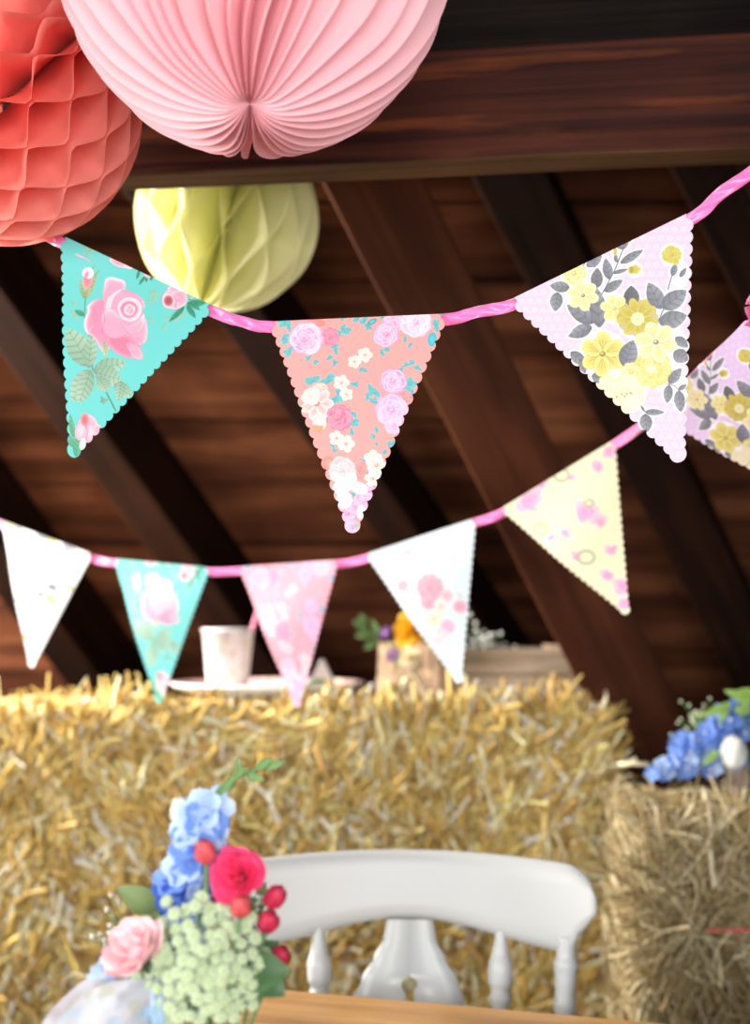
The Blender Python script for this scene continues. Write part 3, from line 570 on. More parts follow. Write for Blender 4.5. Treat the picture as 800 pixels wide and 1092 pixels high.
FL = dict(aqua=((70, 253), (225, 325), (80, 482)), salmon=((293, 343), (473, 335), (377, 562)), lilac=((548, 318), (733, 228), (724, 486)),
          white=((5, 556), (97, 590), (35, 708)), ice=((393, 590), (505, 553), (490, 724)), cream=((537, 540), (653, 470), (668, 650)))
def pennant(parent, A, B, C_, patf, base, rows, cols, label, bulge=.004, nsc=20, gain=.80):
    """A, B top corners, C_ the centre of the last scallop at the tip (world points); base: the same three in the pattern's own drawing"""
    A, B, C_ = Vector(A), Vector(B), Vector(C_); M = (A+B)/2; W = (B-A).length; L_ = (C_-M).length
    S = math.hypot(W/2, L_); sp = S/nsc; r = sp*.57
    cs = [(W/2*(1-k/nsc), L_*k/nsc) for k in range(nsc+1)]
    V = []; st = []
    yend = L_+r*.998
    ys = np.linspace(0, yend, rows)
    ex = []
    for y in ys:
        x = max(0, W/2*(1-y/L_)-.0006) if y < L_ else 0
        for i, (cx, cy) in enumerate(cs):
            rr = r*1.25 if i == nsc else r
            if i == 0: continue
            if i == nsc: cy -= r*.25
            q = rr*rr-(y-cy)**2
            if q > 0: x = max(x, cx+math.sqrt(q))
        ex.append(max(x, 1e-5))
    ex = np.array(ex); u = np.linspace(-1, 1, cols)
    Xm = ex[:, None]*u[None]; Ym = np.repeat(ys[:, None], cols, 1)
    s = (Xm/W).ravel(); t = (Ym/L_).ravel()
    nA = np.array; a3, b3, c3, m3 = nA(A), nA(B), nA(C_), nA(M)
    N_ = np.cross(b3-a3, c3-m3); N_ /= np.linalg.norm(N_)
    if N_[1] > 0: N_ = -N_
    P3 = m3+s[:, None]*(b3-a3)+t[:, None]*(c3-m3)
    k = (W*W*.25-(Xm.ravel())**2)/(W*W*.25)
    P3 = P3+N_[None]*((bulge*k*np.clip(t*2.2, 0, 1)+.0022*np.sin(t*5+s*4)*np.clip(t*3, 0, 1))[:, None]+.0016)
    b0, b1, b2 = [np.array(q, float) for q in base]; bm = (b0+b1)/2
    PX = bm+s[:, None]*(b1-b0)+t[:, None]*(b2-bm)
    C = patf(PX[:, 0], PX[:, 1])/255.0; C = np.clip(C, 0, 1); C = np.where(C <= .04045, C/12.92, ((C+.055)/1.055)**2.4)*gain
    idx = np.arange(rows*cols).reshape(rows, cols)
    Fc = np.stack([idx[:-1, :-1], idx[:-1, 1:], idx[1:, 1:], idx[1:, :-1]], -1).reshape(-1, 4)
    o = build('pennant', P3, Fc, M_print, parent, True, loc=tuple(M), col=C, label=label)
    sm = o.modifiers.new('paper', 'SOLIDIFY'); sm.thickness = .0004; sm.offset = -1
    return o
def ribbon(parent, pts, wid, name='ribbon'):
    """flat satin ribbon through the points, slightly twisting"""
    pts = [Vector(p) for p in pts]; Q = []
    for i in range(len(pts)-1):      # Catmull-Rom
        p0, p1, p2, p3 = pts[max(i-1, 0)], pts[i], pts[i+1], pts[min(i+2, len(pts)-1)]
        for k in range(14):
            t = k/14; Q.append(.5*((2*p1)+(p2-p0)*t+(2*p0-5*p1+4*p2-p3)*t*t+(3*p1-p0-3*p2+p3)*t**3))
    Q.append(pts[-1]); V = []; Fc = []; nw = 5
    for i, q in enumerate(Q):
        t = (Q[min(i+1, len(Q)-1)]-Q[max(i-1, 0)]).normalized(); f = Vector((0, -1, 0)); up = t.cross(f).normalized()
        if up.z < 0: up = -up
        a = .22*math.sin(i*.35); nrm = up.cross(t).normalized(); u = up*math.cos(a)+nrm*math.sin(a)
        for j in range(nw):
            e = (j/(nw-1)-.5); V.append(q+u*(e*wid)+nrm*(.0012*math.cos(e*6.2+i*.5)))
    for i in range(len(Q)-1):
        for j in range(nw-1): Fc.append([i*nw+j, i*nw+j+1, (i+1)*nw+j+1, (i+1)*nw+j])
    o = build(name, V, Fc, M_satin, parent); m = o.modifiers.new('thickness', 'SOLIDIFY'); m.thickness = .0005; m.offset = 0
    return o
# front bunting
def d1(px): return 1.42-(px-70)/663*.15
bu = thing('bunting', 'nearer string of three large sharp pennants (aqua, salmon, lilac) on a pink ribbon', 'bunting', tuple(P(383, 340, d1(383))))
def dn(px, py, off, ex, ey, d): # shift perpendicular to a top edge
    L_ = math.hypot(ex, ey); return P(px-ey/L_*off, py+ex/L_*off, d)
rp = [Vector((-.78, 1.695, 1.80)), Vector((-.66, 1.64, 1.72)), P(-90, 215, 1.52), P(0, 232, 1.50), P(45, 250, 1.46), dn(70, 253, 7, 155, 72, 1.422), dn(147, 289, 7, 155, 72, 1.405), dn(225, 325, 6, 155, 72, 1.388), P(258, 343, d1(258)+.003),
      dn(293, 343, 6, 180, -4, d1(293)+.004), dn(383, 339, 7, 180, -8, d1(383)+.004), dn(473, 335, 6, 180, -10, d1(473)+.004), P(512, 332, d1(512)+.003), dn(548, 318, 6, 185, -90, d1(548)+.004), dn(640, 273, 7, 185, -90, d1(640)+.004),
      dn(733, 228, 7, 185, -90, d1(733)+.004), P(768, 207, 1.26), P(805, 181, 1.25), P(870, 130, 1.25), Vector((.66, 1.36, 1.73)), Vector((.86, 1.465, 1.78)), Vector((.93, 1.500, 1.80))]
ribbon(bu, rp, .0115)
for nm, f, lb in (('aqua', pat_aqua, 'aqua pennant with a big pink rose'), ('salmon', pat_salmon, 'salmon pink pennant with small rose clusters'), ('lilac', pat_lilac, 'pale lilac pennant with yellow flowers and grey leaves')):
    a, b, c = FL[nm]; da, db = d1(a[0]), d1(b[0])
    pennant(bu, P(*a, da), P(*b, db), P(*c, (da+db)/2-.006), f, FL[nm], 430, 330, lb)
# string end knot: ribbon goes to a nail on the beam, out of frame
# rear bunting
bu2 = thing('bunting', 'farther pink-ribbon string of small pennants hanging lower, above the straw bales', 'bunting', tuple(P(310, 605, 2.1)))
R2 = {'white': (2.32, 2.25), 'aqua': (2.22, 2.15), 'pink': (2.12, 2.05), 'ice': (2.02, 1.95), 'cream': (1.92, 1.82), 'lilac': (1.66, 1.50)}
PX2 = {'white': ((5, 556), (97, 590), (35, 708)), 'aqua': ((125, 596), (222, 605), (171, 746)), 'pink': ((258, 604), (359, 597), (318, 750)), 'ice': ((393, 590), (505, 553), (490, 724)), 'cream': ((537, 541), (653, 470), (668, 650)), 'lilac': ((697, 438), (795, 343), (863, 524))}
pf = {'white': pat_white, 'aqua': pat_aqua, 'pink': pat_salmon, 'ice': pat_ice, 'cream': pat_cream, 'lilac': lambda X, Y: pat_lilac(X, Y, (234, 208, 240))*np.array([.93, .92, .97])}
def pat_pink2(X, Y):
    C = pat_salmon(X, Y); return C*np.array([1.0, 1.0, 1.0])*.55+np.array([253, 180, 222.])*.45
pf['pink'] = pat_pink2
pf['aqua'] = lambda X, Y: pat_aqua(X, Y)*.85+np.array([196, 250, 255.])*.15  # paler than the front print: stronger light on this string put into the colour
lbs = {'white': 'white pennant with faint grey and yellow sprigs', 'aqua': 'small aqua pennant with a pink rose', 'pink': 'candy pink pennant with pale blossoms', 'ice': 'icy white pennant with coral pink blossoms', 'cream': 'cream yellow pennant with tiny pink posies', 'lilac': 'lilac pennant with yellow flowers cut by the picture edge'}
rp = [P(-330, 330, 2.62), P(-110, 470, 2.45), P(-40, 530, 2.38)]
for nm in ('white', 'aqua', 'pink', 'ice', 'cream', 'lilac'):
    (a, b, c), (da, db) = PX2[nm], R2[nm]
    base = FL[{'pink': 'salmon'}.get(nm, nm)]
    if nm == 'lilac':
        pennant(bu2, P(*a, da), P(*b, db), P(*c, (da+db)/2), pf[nm], base, 330, 240, lbs[nm])
    else: pennant(bu2, P(*a, da), P(*b, db), P(*c, (da+db)/2), pf[nm], base, 190, 140, lbs[nm], nsc=22, gain=.88)  # raised gain: brighter light on the rear string put into the print colour
    e = (b[0]-a[0], b[1]-a[1])
    for t in (0, .5, 1):
        rp.append(dn(a[0]+e[0]*t, a[1]+e[1]*t, 5.0, e[0], e[1], da+(db-da)*t+.004))
rp += [P(820, 305, 1.46), Vector((.60, 1.45, 1.66)), Vector((.72, 1.50, 1.75)), Vector((.76, 1.520, 1.79))]
ribbon(bu2, rp, .0125)

# ------------------------------------------------------------------ paper balls
def view_axis(c, fwd, down, side=0):
    v = (Vector(c)-Vector((0, 0, EYE))).normalized(); r = v.cross(Vector((0, 0, 1))).normalized(); u = r.cross(v).normalized()
    return (-v*fwd-u*down+r*side).normalized()
def honeycomb(name, c, R, N, per, axis, mat, label, squash=1.0, seed=1, spin=0, cord_top=2.6, amp=1.0):
    root = thing(name, label, 'paper decoration', tuple(c), None)
    rot = to_basis(axis); D = 2*PI/N; V = []; Fc = []; nt, nr = 64, 7; rr = random.Random(seed)
    for i in range(N):
        s = 1 if i % 2 else -1; p0 = i*D+spin; n0 = len(V); j1, j2 = rr.uniform(-.06, .06), rr.uniform(0, 6)
        for a in range(nt+1):
            t = PI*a/nt
            for b in range(nr):
                rho = .12+.88*b/(nr-1); z = math.cos(t)*R*rho*squash; q = math.sin(t)*R*rho
                ph = (z/per)*2*PI; w = math.asin(max(-1, min(1, .985*math.cos(ph))))/(PI/2)
                w = w*.8+math.cos(ph)*.2
                f = p0+D/2*s*w*amp + D*.25*noise.noise(Vector((z*14+i, rho*3, seed)))*(rho)
                V.append(rot @ Vector((q*math.cos(f), q*math.sin(f), z))+Vector(c))
        for a in range(nt):
            for b in range(nr-1):
                k = n0+a*nr+b; Fc.append([k, k+1, k+nr+1, k+nr])
    build('tissue_paper', V, Fc, mat, root)
    top = Vector(c)+Vector((0, 0, R*.86))
    MB().tube([top, (top.x, top.y, cord_top)], .0012, 6).go('cord', M_cord, root)
    ax = Vector(axis)*R*.2
    return root
pc = P(272, -50, 1.16); PR = 212/1500*1.16*1.03
cc = P(3, 112, 1.38); CR_ = 152/1500*1.38
yc = P(242, 234, 2.0); YRd = 100/1500*2.0
JZ = 2.32
hc = honeycomb('honeycomb_ball', cc, CR_, 30, CR_*.44, view_axis(cc, .08, -.72, .70), M_coral, 'coral honeycomb tissue ball at the top left, partly behind the pale pink ball', 1.0, 3, .05, JZ)
hy = honeycomb('honeycomb_ball', yc, YRd, 26, YRd*1.1, view_axis(yc, .10, -1, .30), M_yellow, 'pale yellow honeycomb tissue ball hanging below the big beam', 1.0, 5, .12, roofz(2.0)-.03)
def fan_ball(c, R, axis, mat):
    root = thing('paper_fan_ball', 'large pale pink pleated paper ball hanging at the top, its folds meeting in one point', 'paper decoration', tuple(c))
    rot = to_basis(axis); npl = 36; sub = 4; nph = npl*sub; nt = 110; V = []; Fc = []
    rr = random.Random(4); dep = [rr.uniform(.6, 1.25) for _ in range(npl)]; cw = np.cumsum([rr.uniform(.7, 1.3) for _ in range(npl)]); cw = np.concatenate([[0], cw])/cw[-1]*2*PI
    v = (Vector(c)-Vector((0, 0, EYE))).normalized(); dn_ = (rot.transposed() @ Vector((0, 0, -1))); seam = math.atan2(dn_.y, dn_.x)
    lean = [rr.uniform(-.5, .5) for _ in range(npl)]
    for a in range(nt+1):
        t = PI*(a/nt)**1.3
        for k in range(nph):
            kk = k//sub; u = (k % sub)/sub; f0_ = cw[kk]; f1_ = cw[kk+1]; f = f0_+(f1_-f0_)*u
            val = 1-abs(2*u-1)                     # 0 on the ridge, 1 in the valley
            depth = .20*(1-math.exp(-t/.35))+.012
            if t > 2.5: depth *= max(0, (PI-t)/.65)
            r = R*(1-depth*val*dep[kk]); r *= 1-.06*math.exp(-(t/.09)**2)
            g = (f-seam+PI) % (2*PI)-PI
            swirl = .20*noise.noise(Vector((math.cos(f)*1.5, math.sin(f)*1.5, t*1.5)))+val*lean[kk]*.05*math.sin(t)
            pinch = -.55*math.sin(g)*math.exp(-(g/1.0)**2)*math.exp(-(t/1.1)**2)      # folds crowd towards the seam
            if abs(g) < .12: r *= 1-.30*(1-abs(g)/.12)*min(1, t/.06)*math.exp(-(t/.85)**4)
            if abs(g) < 1: r *= 1+.03*(.5-val)*math.exp(-((t-.85)/.35)**2)
            ff = f+swirl+pinch
            V.append(rot @ Vector((math.sin(t)*math.cos(ff)*r, math.sin(t)*math.sin(ff)*r, math.cos(t)*r))+Vector(c))
    for a in range(nt):
        for k in range(nph): Fc.append([a*nph+k, a*nph+(k+1) % nph, (a+1)*nph+(k+1) % nph, (a+1)*nph+k])
    build('pleated_paper', V, Fc, mat, root, smooth=False)
    top = Vector(c)+Vector((0, 0, R*.86)); MB().tube([top, (top.x, top.y, JZ)], .0012, 6).go('cord', M_cord, root)
fan_ball(pc, PR, view_axis(pc, .70, .72, -.02), M_pink)
# joist out of frame that carries the two near balls
jd = Vector((cc.x-pc.x, cc.y-pc.y, 0)).normalized()
beam_obj('joist', Vector((pc.x, pc.y, JZ+.05))-jd*1.2, Vector((cc.x, cc.y, JZ+.05))+jd*.7, .07, .1, M_beam, (0, 0, 1), 'overhead joist from which the pink and coral paper balls hang, above the frame', 'beam')

# ------------------------------------------------------------------ straw and hay bales
GOLD = [(230, 204, 124), (218, 188, 104), (242, 224, 154), (252, 242, 204), (206, 176, 104), (222, 188, 120), (188, 150, 90), (255, 248, 230), (236, 206, 132)]
HAY = [(204, 184, 140), (184, 162, 116), (222, 206, 166), (146, 126, 86), (238, 226, 192), (168, 156, 108), (192, 166, 120)]
def strands(n, fpos, cols, w0, w1, l0, l1, bend, weights=None):
    """fpos(n) -> positions (n,3), main directions (n,3), outward normals (n,3)"""
    p, d, nm = fpos(n); L_ = rng.uniform(l0, l1, n); w = rng.uniform(w0, w1, n)
    d = d/np.linalg.norm(d, axis=1)[:, None]; sd_ = np.cross(d, nm); sd_ /= np.linalg.norm(sd_, axis=1)[:, None]+1e-9
    b1 = rng.normal(0, bend, n)*L_; b2 = rng.normal(0, bend*.5, n)*L_; K = 6
    fl = rng.uniform(0, PI, n); V = np.zeros((n, K, 4, 3))
    for k in range(K):
        t = k/(K-1)-.5
        c = p+d*(L_*t)[:, None]+sd_*((b1*(t*t*4-.5)+b2*np.sin(t*6)))[:, None]+nm*(b2*(.5-t*t*4)+.004)[:, None]
        a = sd_*np.cos(fl)[:, None]+nm*np.sin(fl)[:, None]; b = -sd_*np.sin(fl)[:, None]+nm*np.cos(fl)[:, None]
        ww = (w/2)[:, None]
        V[:, k, 0] = c+a*ww; V[:, k, 1] = c+b*ww*.45; V[:, k, 2] = c-a*ww; V[:, k, 3] = c-b*ww*.45
    base = (np.arange(n)*K*4)[:, None, None, None]; kk = (np.arange(K-1)*4)[None, :, None, None]; q = np.arange(4)[None, None, :, None]
    Fc = np.concatenate([base+kk+q, base+kk+(q+1) % 4, base+kk+4+(q+1) % 4, base+kk+4+q], -1).reshape(-1, 4)
    ci = rng.choice(len(cols), n, p=weights); C = np.array([lin(c) for c in cols])[ci]*rng.uniform(.85, 1.2, (n, 1)); C = np.clip(C, 0, .95)
    return V.reshape(-1, 3), Fc, np.repeat(C, K*4, 0)
def bale_body(root, lo, hi, mat, bumpy=.02, seed=0):
    V = []; Fc = []; lo, hi = Vector(lo), Vector(hi); n = 14
    def face(o_, u, v, nn):
        b = len(V)
        for i in range(n+1):
            for j in range(n+1):
                q = o_+u*(i/n)+v*(j/n); e = min(1, 6*min(i, n-i, j, n-j)/n)
                V.append(q+nn*(bumpy*noise.noise(q*9+Vector((seed, 0, 0)))*e-.012*(1-e)))
        for i in range(n):
            for j in range(n): k = b+i*(n+1)+j; Fc.append([k, k+1, k+n+2, k+n+1])
    dx, dy, dz = Vector((hi.x-lo.x, 0, 0)), Vector((0, hi.y-lo.y, 0)), Vector((0, 0, hi.z-lo.z))
    face(lo, dx, dz, Vector((0, -1, 0))); face(lo+dy, dx, dz, Vector((0, 1, 0))); face(lo+dz, dx, dy, Vector((0, 0, 1))); face(lo, dx, dy, Vector((0, 0, -1))); face(lo, dy, dz, Vector((-1, 0, 0))); face(lo+dx, dy, dz, Vector((1, 0, 0)))
    return build('packed_core', V, Fc, mat, root)
def straw_bale(lo, hi, label, nfront, ntop, name='straw_bale', fringe=500):
    root = thing(name, label, 'bale', ((lo[0]+hi[0])/2, (lo[1]+hi[1])/2, lo[2]), 'golden straw bales stacked behind the table')
    bale_body(root, (lo[0]+.01, lo[1]+.02, lo[2]+.004), (hi[0]-.01, hi[1]-.01, hi[2]-.012), M_strawbody, seed=lo[2])
    def front(n):
        p = np.stack([rng.uniform(lo[0]+.02, hi[0]-.02, n), lo[1]-rng.uniform(-.02, .022, n)**1, rng.uniform(lo[2]+.01, hi[2]-.012, n)], 1)
        a = np.array([PI*.5+2.6*noise.noise(Vector((q[0]*5, 7.7, q[2]*6))) for q in p])+rng.normal(0, .45, n); g = rng.random(n) < .3; a[g] = rng.uniform(0, PI, g.sum())
        d = np.stack([np.cos(a), rng.normal(-.1, .28, n), np.sin(a)], 1); nm = np.tile([0, -1., 0], (n, 1)); return p, d, nm
    def top(n):
        p = np.stack([rng.uniform(lo[0]+.02, hi[0]-.02, n), rng.uniform(lo[1]-.005, hi[1]-.03, n), hi[2]-rng.uniform(0, .014, n)], 1)
        a = rng.uniform(0, 2*PI, n); return p, np.stack([np.cos(a), np.sin(a), rng.normal(0, .10, n)], 1), np.tile([0, 0, 1.], (n, 1))
    def edge(n):
        x = rng.uniform(lo[0]+.02, hi[0]-.02, n); hgt = np.array([max(0, noise.noise(Vector((q*7, 3.1, 0)))) for q in x])*np.where((x > -.42) & (x < .34), .04, 1.0)
        p = np.stack([x, lo[1]+rng.uniform(-.012, .05, n), hi[2]-.006+rng.uniform(0, 1, n)*(.006+.055*hgt)], 1)
        a = rng.normal(0, 1.0, n); return p, np.stack([np.cos(a), rng.normal(0, .4, n), np.sin(a)*.8], 1), np.tile([0, -1., .3], (n, 1))
    def side(n):
        s_ = rng.random(n) < .75
        p = np.stack([np.where(s_, hi[0]-.006, lo[0]+.006)+rng.uniform(-.01, .012, n)*1, rng.uniform(lo[1], hi[1]-.02, n), rng.uniform(lo[2]+.02, hi[2]-.01, n)], 1)
        a = rng.uniform(0, PI, n); nx = np.where(s_, 1., -1.); return p, np.stack([nx*.2, np.cos(a), np.sin(a)], 1), np.stack([nx, 0*nx, 0*nx], 1)
    wts = np.array([.17, .16, .15, .13, .11, .1, .07, .05, .06]); wts /= wts.sum()
    parts = [strands(nfront, front, GOLD, .0045, .0115, .06, .20, .075, wts), strands(nfront//10, front, [GOLD[3], GOLD[7], GOLD[2]], .009, .015, .06, .14, .03)]
    if ntop: parts += [strands(ntop, top, GOLD, .003, .008, .03, .12, .08, wts)]
    if fringe: parts += [strands(fringe, edge, GOLD, .003, .008, .03, .10, .15, wts)]
    def fan(n):
        t = rng.random(n); p = np.stack([hi[0]+rng.uniform(-.05, .03, n), lo[1]+rng.uniform(-.03, .02, n), lo[2]+rng.uniform(.05, .97, n)*(hi[2]-lo[2])], 1)
        a = .95-(hi[2]-p[:, 2])*3.2+rng.normal(0, .3, n); return p, np.stack([np.cos(a), rng.normal(-.1, .2, n), np.sin(a)], 1), np.tile([0, -1., 0], (n, 1))
    if nfront > 3000: parts += [strands(420, fan, GOLD, .003, .009, .05, .12, .06, wts)]
    parts += [strands(nfront//8, side, GOLD, .003, .008, .03, .10, .15, wts)]
    Vs, Fs, Cs, off = [], [], [], 0
    for a, b, c in parts: Vs.append(a); Fs.append(b+off); Cs.append(c); off += len(a)
    o = build('loose_straw', np.concatenate(Vs), np.concatenate(Fs), M_straw, root, True, col=np.concatenate(Cs)); o['kind'] = 'stuff'
    return root
BX0, BX1, BY0, BY1, BT = -.80, .40, 2.58, 3.04, 1.03
straw_bale((BX0, BY0, .69), (BX1, BY1, BT), 'topmost golden straw bale, with the plate and wooden crate standing on it', 6200, 1300, fringe=750)
straw_bale((BX0, BY0, .345), (BX1, BY1, .688), 'golden straw bale second from the top, right behind the white chair back', 4200, 0, fringe=0)
straw_bale((BX0, BY0, .0), (BX1, BY1, .343), 'lowest golden straw bale standing on the floor', 500, 0, fringe=0)
straw_bale((-2.04, BY0+.05, .69), (-.84, BY1, BT-.01), 'golden straw bale on the far left, beyond the picture edge', 900, 300, fringe=60)
straw_bale((-2.04, BY0+.05, .345), (-.84, BY1, .688), 'golden straw bale in the left stack, second from the top', 500, 0, fringe=0)
straw_bale((-2.04, BY0+.05, 0), (-.84, BY1, .343), 'golden straw bale in the left stack, on the floor', 300, 0, fringe=0)
# hay bales at the right
HX0, HY0, HY1, HT = .425, 2.24, 2.55, .892
hcn = P(742, 985, HY0)
def hay_bale(z0, z1, label, n):
    root = thing('hay_bale', label, 'bale', (HX0+.45, (HY0+HY1)/2, z0), 'greyish hay bales at the right')
    bale_body(root, (HX0+.015, HY0+.02, z0+.004), (HX0+.90, HY1-.01, z1-.012), M_haybody, .03, seed=z0+3)
    def front(n):
        p = np.stack([HX0+rng.uniform(-.01, .9, n), HY0-rng.uniform(-.02, .03, n), rng.uniform(z0+.01, z1-.005, n)], 1)
        r = np.arctan2(p[:, 2]-hcn.z, p[:, 0]-hcn.x)+rng.normal(0, .4, n); g = rng.random(n) < .25; r[g] = rng.uniform(0, PI, g.sum())
        return p, np.stack([np.cos(r), rng.normal(-.25, .35, n), np.sin(r)], 1), np.tile([0, -1., 0], (n, 1))
    def top(n):
        p = np.stack([HX0+rng.uniform(0, .9, n), rng.uniform(HY0-.01, HY1-.02, n), z1-rng.uniform(-.01, .015, n)], 1)
        a = rng.uniform(0, 2*PI, n); return p, np.stack([np.cos(a), np.sin(a), rng.normal(.05, .2, n)], 1), np.tile([0, 0, 1.], (n, 1))
    def side(n):
        p = np.stack([HX0+rng.uniform(-.012, .01, n), rng.uniform(HY0, HY1, n), rng.uniform(z0+.02, z1, n)], 1)
        a = rng.uniform(0, PI, n); return p, np.stack([-.25+0*a, np.cos(a), np.sin(a)], 1), np.tile([-1., 0, 0], (n, 1))
    ps = [strands(n, front, HAY, .0022, .0058, .05, .16, .10), strands(n//5, top, HAY, .0020, .005, .04, .12, .12), strands(n//5, side, HAY, .0020, .005, .04, .13, .12), strands(n//22, front, HAY[4:5]+HAY[2:3], .005, .008, .06, .17, .05)]
    Vs, Fs, Cs, off = [], [], [], 0
    for a, b, c in ps: Vs.append(a); Fs.append(b+off); Cs.append(c); off += len(a)
    o = build('loose_hay', np.concatenate(Vs), np.concatenate(Fs), M_straw, root, True, col=np.concatenate(Cs)); o['kind'] = 'stuff'
    return root
h1 = hay_bale(.455, HT, 'upper greyish hay bale at the right, tied with pink twine under the blue flowers', 6500)
hay_bale(0, .453, 'lower greyish hay bale at the right, on the floor', 900)
tw = P(755, 992, HY0-.035)
MB().tube([(tw.x-.01, HY0-.02, tw.z-.002), (tw.x+.03, HY0-.04, tw.z), (tw.x+.2, HY0-.036, tw.z+.004), (HX0+.91, HY0-.03, tw.z), (HX0+.93, HY0+.1, tw.z), (HX0+.92, HY1+.012, tw.z), (HX0+.4, HY1+.016, tw.z), (HX0+.02, HY1+.01, tw.z)], .0028, 6).go('twine', M_twine, h1, label='pink twine')

# ------------------------------------------------------------------ table and chair
TZ = .75
ta, tb_ = pz(238, 1049, TZ), pz(690, 1089, TZ)
td = (tb_-ta).normalized(); tn = Vector((td.y, -td.x, 0))   # towards the camera
tc0 = ta-td*.0
table = thing('table', 'light brown wooden table in the foreground under the bouquet', 'table', (tc0.x, tc0.y, 0))
def tp(u, v, z): q = tc0+td*u+tn*v; return (q.x, q.y, z)
def tbox(u0, u1, v0, v1, z0, z1, name, mat, label=None, bev=.004):
    # local frame: grain along the table length
    m = MB().box((u0, -v1, z0), (u1, -v0, z1)); o = build(name, m.v, m.f, mat, None, False)
    o.parent = table; o.rotation_euler = (0, 0, math.atan2(td.y, td.x)); b = o.modifiers.new('bevel', 'BEVEL'); b.width = bev; b.segments = 3
    return o
TL, TW = 1.5, .95
tbox(0, TL, 0, TW, TZ-.028, TZ, 'tabletop', M_table)
for n_, a in (('apron', (.08, TL-.08, .06, .08)), ('apron', (.08, TL-.08, TW-.08, TW-.06)), ('apron', (.06, .08, .08, TW-.08)), ('apron', (TL-.08, TL-.06, .08, TW-.08))): tbox(*a, TZ-.11, TZ-.0285, n_, M_table)
for u in (.05, TL-.11):
    for v in (.33, TW-.11): tbox(u, u+.06, v, v+.06, 0, TZ-.0285, 'leg', M_table)

chair = thing('chair', 'white painted farmhouse chair with pierced splat back, drawn up behind the table', 'chair', (.028, 1.62, 0))
cyaw = math.radians(-4)
def cp(x, y, z):   # chair-local: y>0 towards its back
    c, s_ = math.cos(cyaw), math.sin(cyaw); return Vector((.028+x*c-y*s_, 1.62+x*s_+y*c, z))
def backy(x, z): return .215-.9*x*x+(z-.45)*.10 
# top rail: outline (upper and lower edge as functions of x)
def rail_mesh():
    V = []; Fc = []; n = 60; HW = .237
    for i in range(n+1):
        x = -HW+2*HW*i/n; ax = abs(x)
        zt = .897-.22*ax*ax
        if ax > .200: q = min(1, (ax-.200)/.037); zt -= .034*(1-math.sqrt(max(0, 1-q*q)))
        zl = .800-.20*max(0, ax-.02)**1.5*0-.012*(ax/.24)**2
        zl += .012*math.cos(min(1, ax/.2)*PI)*1
        if ax > .212: q = (ax-.212)/.025; zl += .020+.034*q**1.2
        zl = min(zl, zt-.004)
        for j in range(9):
            z = zl+(zt-zl)*j/8
            for yy in (-.011, .011):
                e = 1 if 0 < j < 8 else .45
                p = cp(x, backy(x, z)+yy*e, z); V.append(p)
    for i in range(n):
        for j in range(8):
            a = (i*9+j)*2; b = ((i+1)*9+j)*2
            Fc.append([a, b, b+2, a+2]); Fc.append([a+1, a+3, b+3, b+1])
        a = (i*9)*2; b = ((i+1)*9)*2; Fc.append([a, a+1, b+1, b]); a += 16; b += 16; Fc.append([a, b, b+1, a+1])
    for i in (0, n):
        for j in range(8): a = (i*9+j)*2; Fc.append([a, a+1, a+3, a+2][::(1 if i else -1)])
    return V, Fc
V, Fc = rail_mesh(); build('top_rail', V, Fc, M_white, chair)
def spindle(x, name, r=1.0, post=False):
    prof = [(0, .009), (.05, .010), (.12, .013), (.2, .010), (.24, .016), (.26, .010), (.30, .012), (.45, .015), (.58, .011), (.62, .017), (.645, .010), (.73, .0105), (.765, .015), (.79, .0115), (.82, .0155), (.87, .0160), (.93, .0105), (.97, .0080), (1, .008)]
    if post: prof = [(0, .012), (.2, .014), (.4, .016), (.6, .013), (.72, .0115), (.76, .0145), (.80, .0125), (.86, .0135), (.90, .0155), (.93, .0125), (1, .0125)]
    z0, z1 = .445, .80; m = MB()
    pts = []; rad = []
    for i in range(len(prof)-1):
        for k in range(4):
            t = prof[i][0]+(prof[i+1][0]-prof[i][0])*k/4; s_ = k/4; s_ = s_*s_*(3-2*s_); rad.append((prof[i][1]+(prof[i+1][1]-prof[i][1])*s_)*r); pts.append(t)
    pts.append(1); rad.append(prof[-1][1]*r)
    m.tube([cp(x*(.93+.07*t), backy(x*(.93+.07*t), z0+(z1-z0)*t), z0+(z1-z0)*t) for t in pts], rad, 14); m.go(name, M_white, chair)
spindle(-.118, 'spindle'); spindle(.118, 'spindle'); spindle(-.200, 'spindle', post=True); spindle(.200, 'spindle', post=True)
